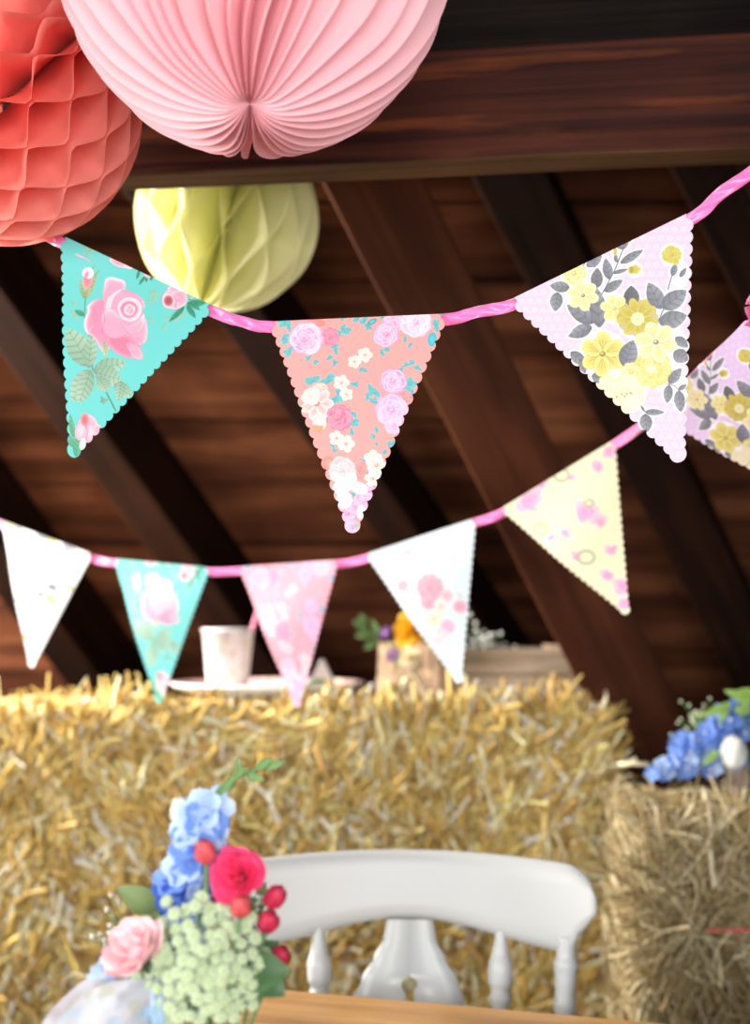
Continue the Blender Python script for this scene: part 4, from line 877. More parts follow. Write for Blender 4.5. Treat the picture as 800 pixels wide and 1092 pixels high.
# splat: pierced board, widening downwards
def splat():
    prof = [(.81, .030), (.785, .034), (.76, .047), (.735, .062), (.71, .070), (.69, .070), (.665, .060), (.64, .046), (.61, .038), (.58, .044), (.55, .054), (.52, .050), (.48, .036), (.445, .034)]
    V = []; Fc = []; rows = []
    zs = np.linspace(.81, .445, 74)
    def hw(z):
        for (a, p), (b, q) in zip(prof[:-1], prof[1:]):
            if a >= z >= b: t = (a-z)/(a-b); t = t*t*(3-2*t); return p+(q-p)*t
        return prof[-1][1]
    def hole(z):   # keyhole: round above, notch below
        h = 0
        if abs(z-.728) < .0105: h = math.sqrt(.0105**2-(z-.728)**2)
        if .700 < z < .722: h = max(h, .004+(.722-z)*.15)
        return h
    for z in zs:
        w_, h = hw(z), hole(z); h = max(h, 0)
        xs = [-w_, -w_*.6-h*.4, -h, h, w_*.6+h*.4, w_]
        for x in xs:
            for yy in (-.006, .006): V.append(cp(x, backy(x, z)+yy, z))
        rows.append(h)
    for i in range(len(zs)-1):
        for j in range(5):
            if j == 2 and (rows[i] > 0 or rows[i+1] > 0): continue
            a = i*12+j*2; b = a+12; Fc.append([a, b, b+2, a+2]); Fc.append([a+1, a+3, b+3, b+1])
        for j in (0, 5): a = i*12+j*2; b = a+12; Fc.append([a, a+1, b+1, b] if j == 0 else [a, b, b+1, a+1])
        if rows[i] > 0 or rows[i+1] > 0:
            for j in (2, 3): a = i*12+j*2; b = a+12; Fc.append([a, a+1, b+1, b])
    return V, Fc
V, Fc = splat(); build('splat', V, Fc, M_white, chair)
# seat, legs, stretchers
sv = []; m = MB(); N_ = 40; ring = []
for z, sc in ((.415, .94), (.42, 1), (.443, 1), (.449, .95)):
    for k in range(N_):
        a = 2*PI*k/N_; ca, sa_ = math.cos(a), math.sin(a); x = math.copysign(abs(ca)**.55, ca)*.215*sc; y = math.copysign(abs(sa_)**.55, sa_)*.205*sc; sv.append(cp(x*(1-.08*(y/.2)), y, z))
sf = [[i*N_+k, i*N_+(k+1) % N_, (i+1)*N_+(k+1) % N_, (i+1)*N_+k] for i in range(3) for k in range(N_)]+[list(range(N_))[::-1], [3*N_+k for k in range(N_)]]
build('seat', sv, sf, M_white, chair)
for sx in (-1, 1):
    for sy in (-1, 1):
        MB().tube([cp(sx*(.165+.035*(1-t)), sy*(.15+.04*(1-t)), .001+.415*t) for t in (0, .1, .3, .5, .6, .65, .8, 1)], [.012, .014, .019, .021, .016, .021, .018, .015], 12).go('leg', M_white, chair)
for a, b in (((-.19, -.175), (-.19, .175)), ((.19, -.175), (.19, .175)), ((-.18, 0), (.18, 0))): MB().tube([cp(a[0], a[1], .16), cp((a[0]+b[0])/2, (a[1]+b[1])/2, .16), cp(b[0], b[1], .16)], [.008, .013, .008], 10).go('stretcher', M_white, chair)

# ------------------------------------------------------------------ things on the bales
def on_bale(px, y): # x at depth y on the straw top
    return (px-400)/F*y*1.0
plc = Vector((on_bale(288, 2.80), 2.765, BT+.013+.004)); prr = .19
m = MB(); m.lathe(plc, [(.0, 0), (.11, 0), (.12, .006), (.165, .014), (prr-.002, .026), (prr, .030), (prr-.004, .031)], 48, 0); m.lathe(plc, [(prr-.004, .031), (.16, .019), (.12, .0105), (.0, .008)], 48, 1)
plate = m.go('serving_plate', [M_china, M_platein], loc=tuple(plc)); tag(plate, 'wide shallow floral plate with a white rim, standing on the straw bale', 'plate')
cuc = Vector((on_bale(243, 2.72)-.0, 2.735, BT+.013+.0185)); CH = .118
cup = thing('paper_cup', 'white paper cup with faint floral print standing on the plate', 'cup', tuple(cuc))
MB().lathe(cuc, [(0, .002), (.036, .002), (.037, 0), (.0385, .003), (.0495, CH-.004), (.0505, CH-.004), (.052, CH-.001), (.0505, CH+.002), (.0485, CH), (.037, .008), (0, .008)], 40).go('cup_wall', M_cup, cup)
s0_, s1_ = cuc+Vector((.014, .0, .010)), P(279, 640, 2.735)
pst = MB().tube([s0_, s0_.lerp(s1_, .5), s1_], .0042, 10).go('drinking_straw', M_pinkstraw, loc=tuple(s0_)); tag(pst, 'pink drinking straw leaning out of the white cup', 'drinking straw')
# napkin, fork, leaf on the plate
nb = Vector((on_bale(345, 2.79), 2.765, BT+.013+.024))
m = MB(); m.add([nb+Vector(v) for v in ((-.03, -.02, 0), (.03, -.024, 0), (.028, .024, 0), (-.028, .02, 0), (-.002, 0, .062))], [[0, 1, 4], [1, 2, 4], [2, 3, 4], [3, 0, 4], [3, 2, 1, 0]])
nk = m.go('folded_napkin', plain('napkin_cloth', (226, 216, 212), .8, var=.08, vscale=40), loc=tuple(nb), smooth=False); tag(nk, 'small white folded napkin standing in a peak on the right of the plate', 'napkin'); nk.modifiers.new('b', 'BEVEL').width = .003
fk = thing('fork', 'small grey fork propped beside the napkin on the plate', 'fork', tuple(nb+Vector((-.055, .01, .0))))
f0 = nb+Vector((-.06, -.035, .004)); f1 = nb+Vector((-.018, .035, .060)); fd = (f1-f0)
MB().tube([f0, f0+fd*.65], [.0022, .0028], 8, flat=.5).go('handle', M_steel, fk)
m = MB(); 
for k in (-1.5, -.5, .5, 1.5): m.tube([f0+fd*.63+Vector((k*.0025, 0, 0)), f0+fd*.74+Vector((k*.0042, 0, 0)), f0+fd*1.0+Vector((k*.0042, 0, 0))], [.0018, .0018, .0008], 6)
m.go('tines', M_steel, fk)
# leaves helper
def leaf_mesh(m, base, tip, wid, nrm=(0, -1, 0), curl=.15, mid=0, n=8):
    base, tip = Vector(base), Vector(tip); d = tip-base; L_ = d.length; d.normalize(); nr = Vector(nrm); nr = (nr-d*nr.dot(d)).normalized(); s_ = d.cross(nr)
    V = []; Fc = []; th_ = min(.0008, wid*.05)
    for i in range(n+1):
        t = i/n; w_ = wid/2*max(.03, math.sin(PI*t**.8)**.8); c = base+d*(L_*t)+nr*(curl*L_*math.sin(PI*t)*.5)
        for e in (-1, -.5, 0, .5, 1): V.append(c+s_*(w_*e)+nr*(abs(e)*w_*.25))
    for i in range(n):
        for j in range(4): a = i*5+j; Fc.append([a, a+1, a+6, a+5])
    m.add(V, Fc, mid)
m = MB(); lb_ = nb+Vector((-.035, -.045, .002)); leaf_mesh(m, lb_, lb_+Vector((.05, -.005, .012)), .022, (0, -.4, 1)); leaf_mesh(m, lb_, lb_+Vector((-.03, -.01, .01)), .018, (0, -.4, 1))
lo_ = m.go('green_leaf', M_green, loc=tuple(lb_)); tag(lo_, 'green leaf sprig lying on the plate before the napkin', 'leaf')

# crate
czb = BT+.006
q0 = pz(466, 762, czb); q0 = Vector((on_bale(466, 2.72), 2.72, czb)); q1 = Vector((.455, 2.70, czb)); q2 = Vector((on_bale(398, 2.93), 2.93, czb))
crate = thing('wooden_crate', 'long weathered wooden crate of flowers on the straw bale, beneath the icy white pennant', 'crate', tuple((q1+q2)/2))
exu = (q1-q0).normalized(); eyu = (q2-q0); eyl = eyu.length; eyu.normalize(); CHH = .112; CL = (q1-q0).length+.02
def cr(u, v, z): return q0+exu*u+eyu*v+Vector((0, 0, z))
def cbox(m, u0, u1, v0, v1, z0, z1): m.hexa(cr(u0, v0, z0), cr(u1, v0, z0), cr(u1, v1, z0), cr(u0, v1, z0), cr(u0, v0, z1), cr(u1, v0, z1), cr(u1, v1, z1), cr(u0, v1, z1))
m = MB(); cbox(m, .014, CL, 0, .012, .002, .054); cbox(m, .014, CL, 0, .012, .058, CHH-.006); m.go('side_panel', M_grey, crate, False, bevel=.002)
m = MB(); cbox(m, .014, CL, eyl-.012, eyl, .002, .054); cbox(m, .014, CL, eyl-.012, eyl, .058, CHH-.006); m.go('side_panel', M_grey, crate, False, bevel=.002)
m = MB(); nsl = 3
for k in range(nsl):
    v0_ = .016+(eyl-.03)*k/nsl; v1_ = .016+(eyl-.03)*(k+1)/nsl
    a0, a1 = v0_+.006, v1_-.006
    m.add([cr(0, v0_, 0), cr(0, v1_, 0), cr(0, v1_, CHH*.35), cr(0, a1, CHH*.45), cr(0, a1-.004, CHH+.004), cr(0, a0+.0, CHH+.004), cr(0, a0, CHH*.45), cr(0, v0_, CHH*.35)]+[cr(.013, v0_, 0), cr(.013, v1_, 0), cr(.013, v1_, CHH*.35), cr(.013, a1, CHH*.45), cr(.013, a1-.004, CHH+.004), cr(.013, a0+.0, CHH+.004), cr(.013, a0, CHH*.45), cr(.013, v0_, CHH*.35)],
          [[0,1,2,3,4,5,6,7][::-1], [8,9,10,11,12,13,14,15]]+[[i, (i+1) % 8, (i+1) % 8+8, i+8] for i in range(8)])
m.go('end_panel', M_crate, crate, False)
m = MB(); cbox(m, CL-.013, CL, .012, eyl-.012, 0, CHH); m.go('end_panel', M_crate, crate, False)
m = MB(); cbox(m, -.002, .028, -.004, .014, 0, CHH+.002); m.go('corner_post', M_crate, crate, False, bevel=.002)
m = MB(); cbox(m, .013, CL-.013, .012, eyl-.012, .002, .010); m.go('bottom', M_grey, crate, False)

def stem(m, pts, r=.0016): m.tube(pts, r, 6)
def floret(m, c, nrm, r, n=5, mid=0, eyemid=1, cup=.25, twist=0, eyer=.22, gap=.85):
    rot = to_basis(nrm); c = Vector(c)
    for k in range(n):
        a = 2*PI*k/n+twist; V = []; Fc = []
        for i in range(5):
            t = i/4; w_ = r*gap*math.tan(PI/n)*max(.12, math.sin(PI*(.12+.80*t))**.7)*.62
            for e in (-1, 0, 1): V.append(c+rot @ Vector((math.cos(a)*r*t-math.sin(a)*w_*e, math.sin(a)*r*t+math.cos(a)*w_*e, cup*r*t*t+abs(e)*w_*.25)))
        for i in range(4):
            for j in range(2): q = i*3+j; Fc.append([q, q+1, q+4, q+3])
        m.add(V, Fc, mid)
    m.ball(c+rot @ Vector((0, 0, r*.08)), r*eyer, 7, eyemid, (1, 1, .6), rot)
def bloom(name, label, cat, head, foot, mats, r, kind, nrm=(0, -1, .4), group=None, stemmat=None, seed=0, extra=None):
    """a single cut flower: bloom, stem (and sepals)"""
    head, foot = Vector(head), Vector(foot); rr = random.Random(seed)
    root = thing(name, label, cat, tuple(foot), group)
    m = MB(); mid_ = head.lerp(foot, .5)+Vector((rr.uniform(-.004, .004), 0, 0)); m.tube([head-Vector(nrm).normalized()*r*.3, mid_, foot], .0016, 6); m.go('stem', stemmat or M_green, root)
    rot = to_basis(nrm); m = MB()
    if kind == 'rose':
        npet = 22; opn = .30 if 'hot pink' in label else (.5 if 'pale pink' in label else .95)
        for k in range(npet):
            f = k/(npet-1); a = k*2.39996; rad = r*(.05+.67*f**.8); hgt = r*(1.05-.25*f); open_ = .10+opn*f**1.6
            V = []; Fc = []; W_ = (.55+.35*f)*1.15 if f > .2 else 1.4
            for i in range(7):
                t = i/6
                for j in range(7):
                    e = (j/6-.5)*2; aa = a+e*W_*(.55+.45*math.sin(PI*min(1, t*.9+.08)))*.9
                    rd = rad*(.35+.65*math.sin(PI*.5*min(1, t*1.3)))+r*open_*.42*t**2.2; z = -r*.5+(hgt+.15*r*(1-f))*t*(1-.30*open_*t*t)+rr.uniform(-.01, .01)*r
                    z -= abs(e)**2.4*hgt*.28*t; rd += .05*r*math.sin(e*3+k)*t
                    V.append(head+rot @ Vector((math.cos(aa)*rd, math.sin(aa)*rd, z)))
            for i in range(6):
                for j in range(6): q = i*7+j; Fc.append([q, q+1, q+8, q+7])
            m.add(V, Fc, 0)
        m.go('petals', mats, root)
        m = MB()
        for k in range(5):
            a = k*2*PI/5; leaf_mesh(m, head+rot @ Vector((0, 0, -r*.62)), head+rot @ Vector((math.cos(a)*r*.75, math.sin(a)*r*.75, -r*.45)), r*.3, nrm, .1)
        m.go('sepals', M_dkgreen, root)
    elif kind == 'bud':
        m.ball(head, r, 12, 0, (.84, .84, 1.2), rot)
        for k in range(5):
            a = k*2*PI/5+.3; V = []; Fc = []
            for i in range(6):
                t = i/5; z = (-.7+1.85*t)*r; q = r*1.0*math.sqrt(max(.02, 1-((z/r)/1.25)**2))*(.93+.05*(k % 2))
                for j in (-1, 0, 1): V.append(head+rot @ Vector((math.cos(a+j*.62*(1-.5*t))*q, math.sin(a+j*.62*(1-.5*t))*q, z+(.1*r if j == 0 else 0))))
            for i in range(5):
                for j in range(2): q = i*3+j; Fc.append([q, q+1, q+4, q+3])
            m.add(V, Fc, 0)
        m.go('bud', mats, root)
        m = MB()
        for k in range(5):
            a = k*2*PI/5; leaf_mesh(m, head+rot @ Vector((0, 0, -r*1.1)), head+rot @ Vector((math.cos(a)*r*.95, math.sin(a)*r*1.0, r*.35)), r*.75, nrm, .1)
        m.go('sepals', M_dkgreen, root)
    elif kind == 'daisy':
        for q in range(3): floret(m, head+rot @ Vector((0, 0, q*r*.12)), rot @ Vector((0, 0, 1)), r*(1-.2*q), 9-q, 0, 1, .45, q*.3)
        m.go('petals', mats, root)
    return root

# flowers in the crate
ccz = BT+.02
def infoot(px, y=2.82): return Vector(((px-400)/F*y, y, ccz))
bloom('golden_flower', 'golden yellow flower at the left end of the crate', 'flower', P(438, 672, 2.80), infoot(452), [M_gold], .036, 'rose', (-.2, -.9, .2), seed=1)
for i, (px, py, r_) in enumerate(((438, 700, .022), (462, 694, .021), (480, 700, .016))):
    bloom('cream_flower', ('cream flower below the golden flower in the crate', 'cream flower right of the golden flower, half behind the icy pennant', 'small cream flower behind the icy pennant in the crate')[i], 'flower', P(px, py, 2.775), infoot(px+8, 2.80), [M_cream], r_, 'rose', (-.1, -.8, .5), seed=10+i)
for i, (px, py) in enumerate(((412, 676), (420, 700))):
    bloom('purple_flower', ('purple flower rising above the left corner of the crate', 'purple flower drooping over the left end board of the crate')[i], 'flower', P(px, py, 2.84-.03*i), infoot(440+4*i, 2.84), [M_purple, M_whitep], .016, 'daisy', (-.5, -.7, .4), seed=20+i)
sp = thing('leaf_sprig', 'green leaf sprig reaching left out of the crate', 'leaf sprig', tuple(infoot(436, 2.85)))
m = MB(); pts = [infoot(436, 2.85), P(412, 690, 2.85), P(392, 672, 2.85), P(380, 664, 2.85)]; stem(m, pts); m.go('stem', M_green, sp)
m = MB()
for a, b in (((405, 684), (396, 660)), ((398, 676), (378, 678)), ((392, 672), (376, 662)), ((402, 682), (388, 692)), ((388, 668), (384, 654))): leaf_mesh(m, P(*a, 2.85), P(*b, 2.84), .018)
m.go('leaves', M_green, sp)
gy = thing('babys_breath', 'spray of tiny white blossoms standing in the crate, right of the icy pennant', 'flower', tuple(infoot(510)))
m = MB(); mf = MB(); rr = random.Random(9)
for k in range(46):
    px, py = 505+rr.gauss(10, 20), 690+rr.gauss(-4, 13); d_ = 2.8+rr.uniform(-.03, .05); h_ = P(px, py, d_); stem(m, [infoot(510), P(508+(px-508)*.4, 715, 2.82), h_], .0006); mf.ball(h_, rr.uniform(.0030, .0056), 6)
m.go('stems', M_green, gy); mf.go('blossoms', M_whitep, gy)['kind'] = 'stuff'

# ------------------------------------------------------------------ small crate of blue flowers on the hay
bx = thing('planter_box', 'grey wooden box at the right picture edge holding blue flowers on the hay', 'box', (.80, 2.37, HT+.01))
X0, X1, Y0_, Y1_, Z0_, Z1_ = (794-400)/F*2.30, .96, 2.30, 2.44, HT+.008, HT+.075
for a in (((X0, Y0_, Z0_), (X1, Y0_+.01, Z1_)), ((X0, Y1_-.01, Z0_), (X1, Y1_, Z1_)), ((X0, Y0_+.01, Z0_), (X0+.01, Y1_-.01, Z1_)), ((X1-.01, Y0_+.01, Z0_), (X1, Y1_-.01, Z1_))):
    MB().box(*a).go('side_panel', M_darkgrey, bx, False, bevel=.001)
MB().box((X0+.01, Y0_+.01, Z0_), (X1-.01, Y1_-.01, Z0_+.008)).go('bottom', M_darkgrey, bx, False)
def delph(label, pts, rads, n, mats, seed, foot, flr=.013, group=None, cat='flower', eye=True):
    rr = random.Random(seed); root = thing('delphinium', label, cat, tuple(foot), group); m = MB(); stem(m, [foot]+pts, .002); m.go('stem', M_green, root)
    m = MB()
    for k in range(n):
        t = (k+.5)/n*(len(pts)-1); i = min(int(t), len(pts)-2); c = Vector(pts[i]).lerp(Vector(pts[i+1]), t-i); rad = rads[i]+(rads[i+1]-rads[i])*(t-i)
        a = k*2.4; n3 = Vector((math.cos(a), -abs(math.sin(a))*.9-.3, math.sin(a)*.9)).normalized()
        mi = rr.choice([0, 0, 1, 2]) if len(mats) > 3 else 0
        floret(m, c+n3*rad, n3+Vector((0, -.4, 0)), flr*rr.uniform(.8, 1.15), 5, mi, len(mats)-1, .2, rr.random()*3, .2, 1.1)
    m.go('florets', mats, root); return root
bf = Vector((X0+.03, 2.36, Z0_+.01))
MBL = [M_blue, M_deepblue, M_ltblue, M_whitep]
dB = 2.30
delph('blue delphinium spike lying lowest out of the grey box, tip by the pale stalk', [P(795, 800, dB), P(760, 812, dB), P(725, 815, dB), P(700, 822, dB)], [.018, .018, .014, .010], 26, [M_blue, M_ltblue, M_ltblue, M_whitep], 31, bf, .016)
delph('deep blue delphinium spike arching over the hay in the middle of the blue flowers', [P(800, 772, dB), P(770, 776, dB), P(745, 795, dB), P(722, 795, dB)], [.018, .02, .018, .012], 28, [M_blue, M_blue, M_deepblue, M_whitep], 32, bf+Vector((.01, 0, 0)), .017)
delph('blue delphinium spike at the very right edge, topmost of the blue flowers', [P(830, 790, dB), P(800, 765, dB), P(775, 758, dB)], [.018, .02, .012], 18, [M_deepblue, M_blue, M_deepblue, M_whitep], 33, bf+Vector((.02, 0, 0)), .017)
bloom('white_flower', 'white drooping flower among the blue ones at the right edge', 'flower', P(783, 802, 2.255), bf+Vector((.005, -.02, 0)), [M_whitep], .023, 'bud', (-.1, -.5, -1), seed=41)
gr = thing('leaf_sprig', 'bright green pods and leaves on top of the blue flowers', 'leaf sprig', tuple(bf+Vector((.03, .01, 0))))
m = MB(); stem(m, [bf+Vector((.03, .01, 0)), P(800, 780, 2.28), P(785, 750, 2.27)], .002); m.go('stem', M_green, gr)
m = MB()
for a, b, w_ in (((802, 748), (772, 736), .018), ((806, 738), (776, 740), .016), ((800, 755), (782, 758), .018), ((780, 750), (752, 762), .014), ((772, 752), (744, 765), .012), ((775, 750), (766, 772), .014), ((765, 800), (748, 816), .014)): leaf_mesh(m, P(*a, 2.26), P(*b, 2.25), w_, curl=.3)
m.go('leaves', M_lime, gr)
wf = thing('wild_carrot', 'wispy pale green umbel behind the left of the blue flowers', 'flower', tuple(bf+Vector((.01, .02, 0)))); rr = random.Random(6)
m = MB(); mf = MB()
for k in range(40):
    h_ = P(745+rr.gauss(0, 13), 768+rr.gauss(0, 9), 2.34+rr.uniform(-.02, .02)); stem(m, [P(775, 800, 2.33), h_], .0005); mf.ball(h_, .0026, 6)
stem(m, [bf+Vector((.01, .02, 0)), P(790, 815, 2.33), P(775, 800, 2.33)], .0014)
m.go('stems', M_green, wf); mf.go('blossoms', M_umbel, wf)['kind'] = 'stuff'
s_ = MB().tube([P(660, 815, 2.26), P(675, 814, 2.25), P(692, 815, 2.25)], .0045, 8, flat=.7).go('straw_stalk', plain('pale_stalk', (226, 212, 176), .6), loc=tuple(P(676, 815, 2.26))); tag(s_, 'short thick pale stalk lying left of the blue flowers', 'stalk')
s_ = MB().tube([P(757, 826, 2.24), P(768, 850, 2.215), P(782, 875, 2.205), P(802, 905, 2.2)], [.0028, .0042, .0042, .003], 8, flat=.6).go('straw_stalk', plain('pale_stalk_b', (196, 178, 136), .6), loc=tuple(P(770, 850, 2.25))); tag(s_, 'long pale stalk hanging down the hay below the white flower', 'stalk')

# ------------------------------------------------------------------ bouquet on the table
DB = 1.06
vb = Vector(((207-400)/F*DB, DB+.035, TZ+.0005))
vase = thing('wooden_vase', 'weathered brown wooden box vase holding the bouquet on the table', 'vase', tuple(vb))
vw = .027; vtop = P(207, 1072, DB+.035).z
for lo, hi in (((-vw, -vw, 0), (vw, -vw+.006, 1)), ((-vw, vw-.006, 0), (vw, vw, 1)), ((-vw, -vw+.006, 0), (-vw+.006, vw-.006, 1)), ((vw-.006, -vw+.006, 0), (vw, vw-.006, 1))):
    MB().box((vb.x+lo[0], vb.y+lo[1], vb.z), (vb.x+hi[0], vb.y+hi[1], vtop)).go('side_panel', M_vase, vase, False, bevel=.001)
MB().box((vb.x-vw+.006, vb.y-vw+.006, vb.z), (vb.x+vw-.006, vb.y+vw-.006, vb.z+.006)).go('bottom', M_vase, vase, False)
foot = Vector((vb.x, vb.y, vb.z+.012)); neck = Vector((vb.x, vb.y, vtop-.01))
def ft(i): return foot+Vector((math.cos(i*2.4)*.012, math.sin(i*2.4)*.012, 0))
def bq(name, label, cat, px, py, d, mats, r, kind, nrm, i): return bloom(name, label, cat, P(px, py, d), ft(i), mats, r, kind, nrm, None, M_green, i)
bq('rose', 'hot pink double rose high in the bouquet', 'flower', 252, 933, 1.03, [M_hotpink], .0250, 'rose', (-.15, -.9, .25), 1)
bq('rose', 'pale pink rose at the lower left of the bouquet', 'flower', 141, 1010, 1.02, [M_rosepink], .0275, 'rose', (-.5, -.6, .75), 2)
for i, (px, py, d, r_, mt, lb) in enumerate(((219, 909, 1.025, .0085, M_budcoral, 'coral rosebud just left above the hot pink rose'), (257, 967, 1.01, .0085, M_budcoral, 'coral rosebud directly under the hot pink rose'), (293, 957, 1.04, .0085, M_budcrim, 'crimson rosebud right of the hot pink rose'), (286, 983, 1.04, .009, M_budcrim, 'dark crimson rosebud below the one right of the hot pink rose'), (297, 1021, 1.05, .0085, M_budcrim, 'lowest crimson rosebud, beside the dark leaf at the right'))):
    bq('rosebud', lb, 'flower', px, py, d, [mt], r_, 'bud', ((-.1, -.6, .8), (0, -.8, .6), (.5, -.4, .7), (.3, -.7, .4), (.5, -.6, .5))[i], 5+i)
# pale blue delphinium above, deep blue below
delph('pale blue delphinium spike at the top of the bouquet', [neck, P(205, 985, 1.07), P(203, 925, 1.06), P(212, 890, 1.05), P(222, 862, 1.05)], [.001, .002, .010, .011, .006], 30, [M_blue, M_ltblue, M_ltblue, M_whitep], 51, ft(3), .0150)
delph('deep blue delphinium spike left of the hot pink rose', [neck, P(195, 975, 1.075), P(196, 950, 1.07), P(188, 938, 1.06)], [.001, .004, .012, .010], 17, [M_blue, M_deepblue, M_deepblue, M_deepblue], 52, ft(4), .014)
delph('deep blue delphinium head behind the umbel, below the pale blue spike', [neck, P(218, 965, 1.08), P(218, 940, 1.075)], [.001, .012, .012], 18, [M_deepblue, M_blue, M_deepblue, M_deepblue], 53, ft(5), .012)
delph('small blue floret spray beside the pale pink rose at the far left', [neck, P(160, 1035, 1.06), P(118, 1035, 1.05), P(110, 1033, 1.05)], [.001, .003, .006, .006], 9, [M_ltblue, M_ltblue, M_blue, M_whitep], 54, ft(6), .010)
bq('white_bud', 'small white flower bud at the top left of the pale blue spike', 'flower', 194, 866, 1.055, [M_whitep], .0095, 'bud', (-.1, -.3, 1), 13)
# green sprig at the very top
gs = thing('leaf_sprig', 'slender bright green sprig topping the bouquet and leaning right', 'leaf sprig', tuple(ft(7)))
m = MB(); stem(m, [ft(7), neck, P(215, 900, 1.075), P(228, 848, 1.06), P(246, 832, 1.05), P(268, 822, 1.05), P(296, 814, 1.05)], .0016); m.go('stem', M_green, gs)
m = MB()
for a, b, w_ in (((229, 850), (252, 826), .006), ((246, 832), (262, 818), .006), ((262, 825), (283, 832), .006), ((280, 818), (304, 812), .007), ((255, 828), (254, 808), .005), ((272, 820), (290, 808), .006), ((250, 832), (236, 846), .006)): leaf_mesh(m, P(*a, 1.05), P(*b, 1.045), w_, curl=.2)
m.go('leaves', M_green, gs)
# foliage
def leafs(name, label, items, mat, i, foot_=None):
    root = thing(name, label, 'leaf', tuple(ft(i))); m = MB(); stem(m, [ft(i), neck, P(*items[0][0], items[0][3])], .0014); m.go('stem', M_green, root)
    m = MB()
    for a, b, w_, d in items: leaf_mesh(m, P(*a, d), P(*b, d-.01), w_, (random.uniform(-.3, .3), -1, .3), .15)
    m.go('leaf_blade', mat, root)
leafs('leaf_sprig', 'dull olive leaf sticking out left above the pale pink rose', [((168, 970), (124, 946), .020, 1.07), ((195, 985), (160, 975), .020, 1.08), ((200, 985), (165, 990), .022, 1.085)], M_paleleaf, 8)
leafs('leaf_sprig', 'broad dark green leaf at the lower right of the bouquet', [((252, 1035), (310, 1036), .030, 1.035), ((250, 1020), (304, 1062), .034, 1.05), ((246, 1048), (288, 1056), .026, 1.04), ((255, 1040), (298, 1004), .030, 1.07)], M_dkgreen, 9)
leafs('leaf_sprig', 'small dark leaves between the delphinium and the hot pink rose', [((225, 975), (200, 905), .012, 1.085), ((238, 975), (245, 905), .014, 1.09), ((215, 985), (180, 940), .014, 1.09), ((262, 985), (284, 940), .014, 1.085)], M_green, 10)
# tiny white filler
gyp = thing('babys_breath', 'tiny white filler blossoms at the left and right flanks of the bouquet', 'flower', tuple(ft(11))); rr = random.Random(12)
m = MB(); mf = MB()
for k in range(60):
    if k < 24: px, py = 118+rr.gauss(0, 8), 992+rr.gauss(0, 17)
    else: px, py = 277+rr.gauss(0, 9), 985+rr.gauss(0, 22)
    h_ = P(px, py, 1.07+rr.uniform(-.01, .01)); stem(m, [neck, P(207+(px-207)*.6, 1030, 1.075), h_], .0004); mf.ball(h_, rr.uniform(.0012, .0022), 6)
stem(m, [ft(11), neck], .001); m.go('stems', M_green, gyp); mf.go('blossoms', M_whitep, gyp)['kind'] = 'stuff'
# the big umbel
um = thing('wild_carrot', 'big pale green flat umbel filling the front of the bouquet', 'flower', tuple(ft(12)))
uc = P(214, 1040, 1.03); m = MB(); stem(m, [ft(12), neck, uc+Vector((0, .012, -.02))], .002); m.go('stem', M_green, um)
m0 = MB(); rr = random.Random(2)
m0.ball((0, 0, 0), .0021, 8, 1, (1, 1, .7))
for k in range(7):
    a = k*2*PI/7; m0.ball((math.cos(a)*.0031, math.sin(a)*.0031, -.0004), .00165, 7, 0, (1, 1, .8))
for k in range(10):
    a = k*2*PI/10+.2; m0.ball((math.cos(a)*.0050, math.sin(a)*.0050, -.0014), .0010, 6, 0)
proto = None; rays = MB(); cnt = 0
pts2 = []
tries = 0
while len(pts2) < 98 and tries < 6000:
    tries += 1; px, py = rr.uniform(138, 284), rr.uniform(956, 1088)
    q = ((px-214)/66)**2+((py-1032)/72)**2
    if q > 1 and not (q < 1.35 and rr.random() < .12): continue
    if any(math.hypot(px-a, py-b) < 10.2 for a, b in pts2): continue
    if 196 < px < 232 and 972 < py < 992 and rr.random() < .8: continue
    pts2.append((px, py))
for px, py in pts2:
    q = ((px-212)/62)**2+((py-1032)/68)**2; d_ = 1.005+.022*q+rr.uniform(-.005, .005); c = P(px, py, d_)
    n3 = Vector(((px-212)/62*.5, -1, -(py-1032)/68*.5+.15)).normalized()
    rays.tube([uc+Vector((0, .012, -.01)), uc.lerp(c, .6)+Vector((0, .004, -.002)), c+Vector((0, .002, 0))], .0005, 5)
    if proto is None: o = m0.go('floret_cluster', [M_umbel, M_umbel2], None); proto = o
    else: o = proto.copy(); COL.objects.link(o)
    o.parent = um; o.location = c-um.location; o.rotation_euler = n3.to_track_quat('Z', 'Y').to_euler(); k = rr.uniform(.85, 1.15); o.scale = (k, k, k)
rays.go('rays', M_lime, um)
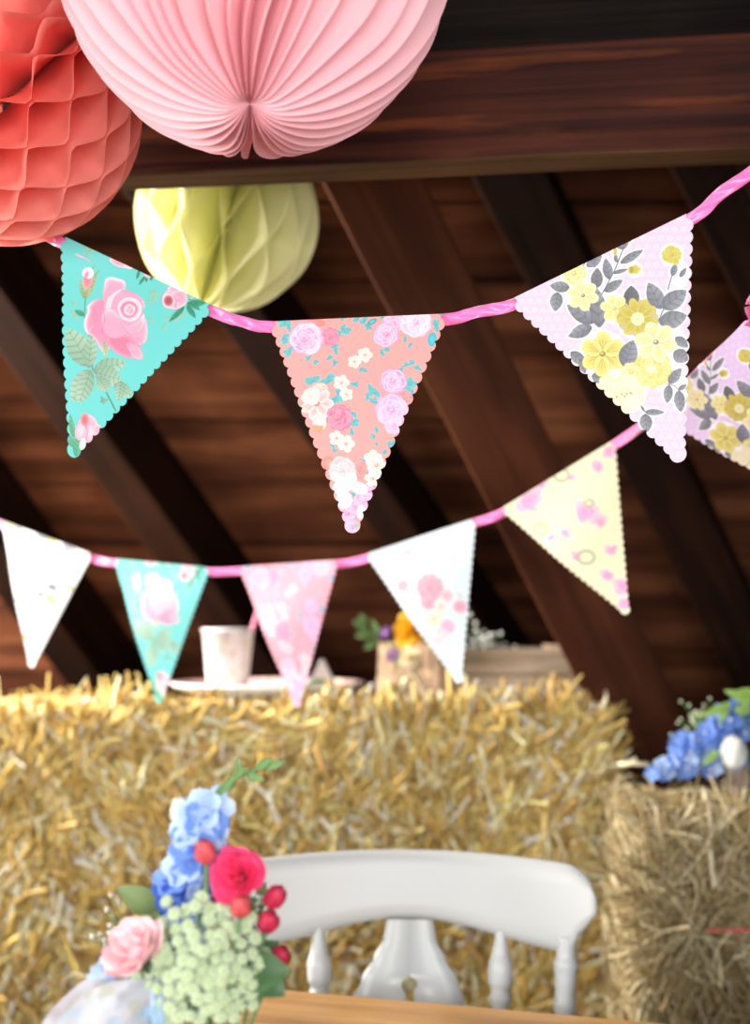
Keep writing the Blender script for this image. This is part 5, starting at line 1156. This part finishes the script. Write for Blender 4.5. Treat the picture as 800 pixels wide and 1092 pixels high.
# floral organza bow tied round the vase
def cloth_loop(m, pts, w0, w1, nrm):
    pts = [Vector(p) for p in pts]; n = len(pts); V = []; Fc = []; nr = Vector(nrm)
    for i, p in enumerate(pts):
        t = (pts[min(i+1, n-1)]-pts[max(i-1, 0)]).normalized(); s_ = t.cross(nr).normalized(); w_ = w0+(w1-w0)*math.sin(PI*i/(n-1))
        for j in range(9): e = j/8-.5; V.append(p+s_*(e*w_)+nr*(.0035*math.sin(j*1.9+i*.35)))
    for i in range(n-1):
        for j in range(8): a = i*9+j; Fc.append([a, a+1, a+10, a+9])
    m.add(V, Fc)
def smooth_pts(pts, k=10):
    out = []
    for i in range(len(pts)-1):
        p0, p1, p2, p3 = [Vector(q) for q in (pts[max(i-1, 0)], pts[i], pts[i+1], pts[min(i+2, len(pts)-1)])]
        for j in range(k): t = j/k; out.append(.5*((2*p1)+(p2-p0)*t+(2*p0-5*p1+4*p2-p3)*t*t+(3*p1-p0-3*p2+p3)*t**3))
    out.append(Vector(pts[-1])); return out
bow = thing('cloth_bow', 'floral grey-white organza bow tied to the left of the vase', 'bow', (vb.x-.035, vb.y-.03, P(170, 1110, DB).z))
kx = P(176, 1092, 1.035)
m = MB(); cloth_loop(m, smooth_pts([kx, P(168, 1072, 1.03), P(140, 1078, 1.02), P(110, 1095, 1.015), P(90, 1125, 1.015), P(110, 1150, 1.02), P(150, 1135, 1.03), kx+Vector((0, .01, -.004))]), .018, .052, (0, -1, .1)); m.go('loop', M_cloth, bow)
m = MB(); cloth_loop(m, smooth_pts([kx+Vector((0, .006, 0)), P(155, 1066, 1.045), P(128, 1064, 1.045), P(98, 1086, 1.045), P(66, 1120, 1.045), P(45, 1170, 1.045), P(40, 1230, 1.045)]), .014, .050, (0, -1, .1)); m.go('tail', M_cloth, bow)
m = MB(); cloth_loop(m, smooth_pts([kx+Vector((.003, -.004, .004)), P(182, 1060, 1.03), P(175, 1052, 1.03), P(166, 1070, 1.025), P(164, 1110, 1.025), P(160, 1160, 1.025)]), .010, .016, (0, -1, .1)); m.go('ribbon_tail', M_sash, bow, label='pale blue satin ribbon tail')
m = MB(); m.ball(kx, .010, 12, 0, (1, .8, 1)); m.go('knot', M_sash, bow)
m = MB()
zz = kx.z
pts = [kx+Vector((.004, 0, 0)), Vector((vb.x-vw-.002, vb.y-vw-.002, zz)), Vector((vb.x+vw+.002, vb.y-vw-.002, zz)), Vector((vb.x+vw+.002, vb.y+vw+.002, zz)), Vector((vb.x-vw-.002, vb.y+vw+.002, zz)), Vector((vb.x-vw-.002, vb.y-vw-.002, zz))]
m.tube(pts, .002, 6); m.go('tie', M_sash, bow)
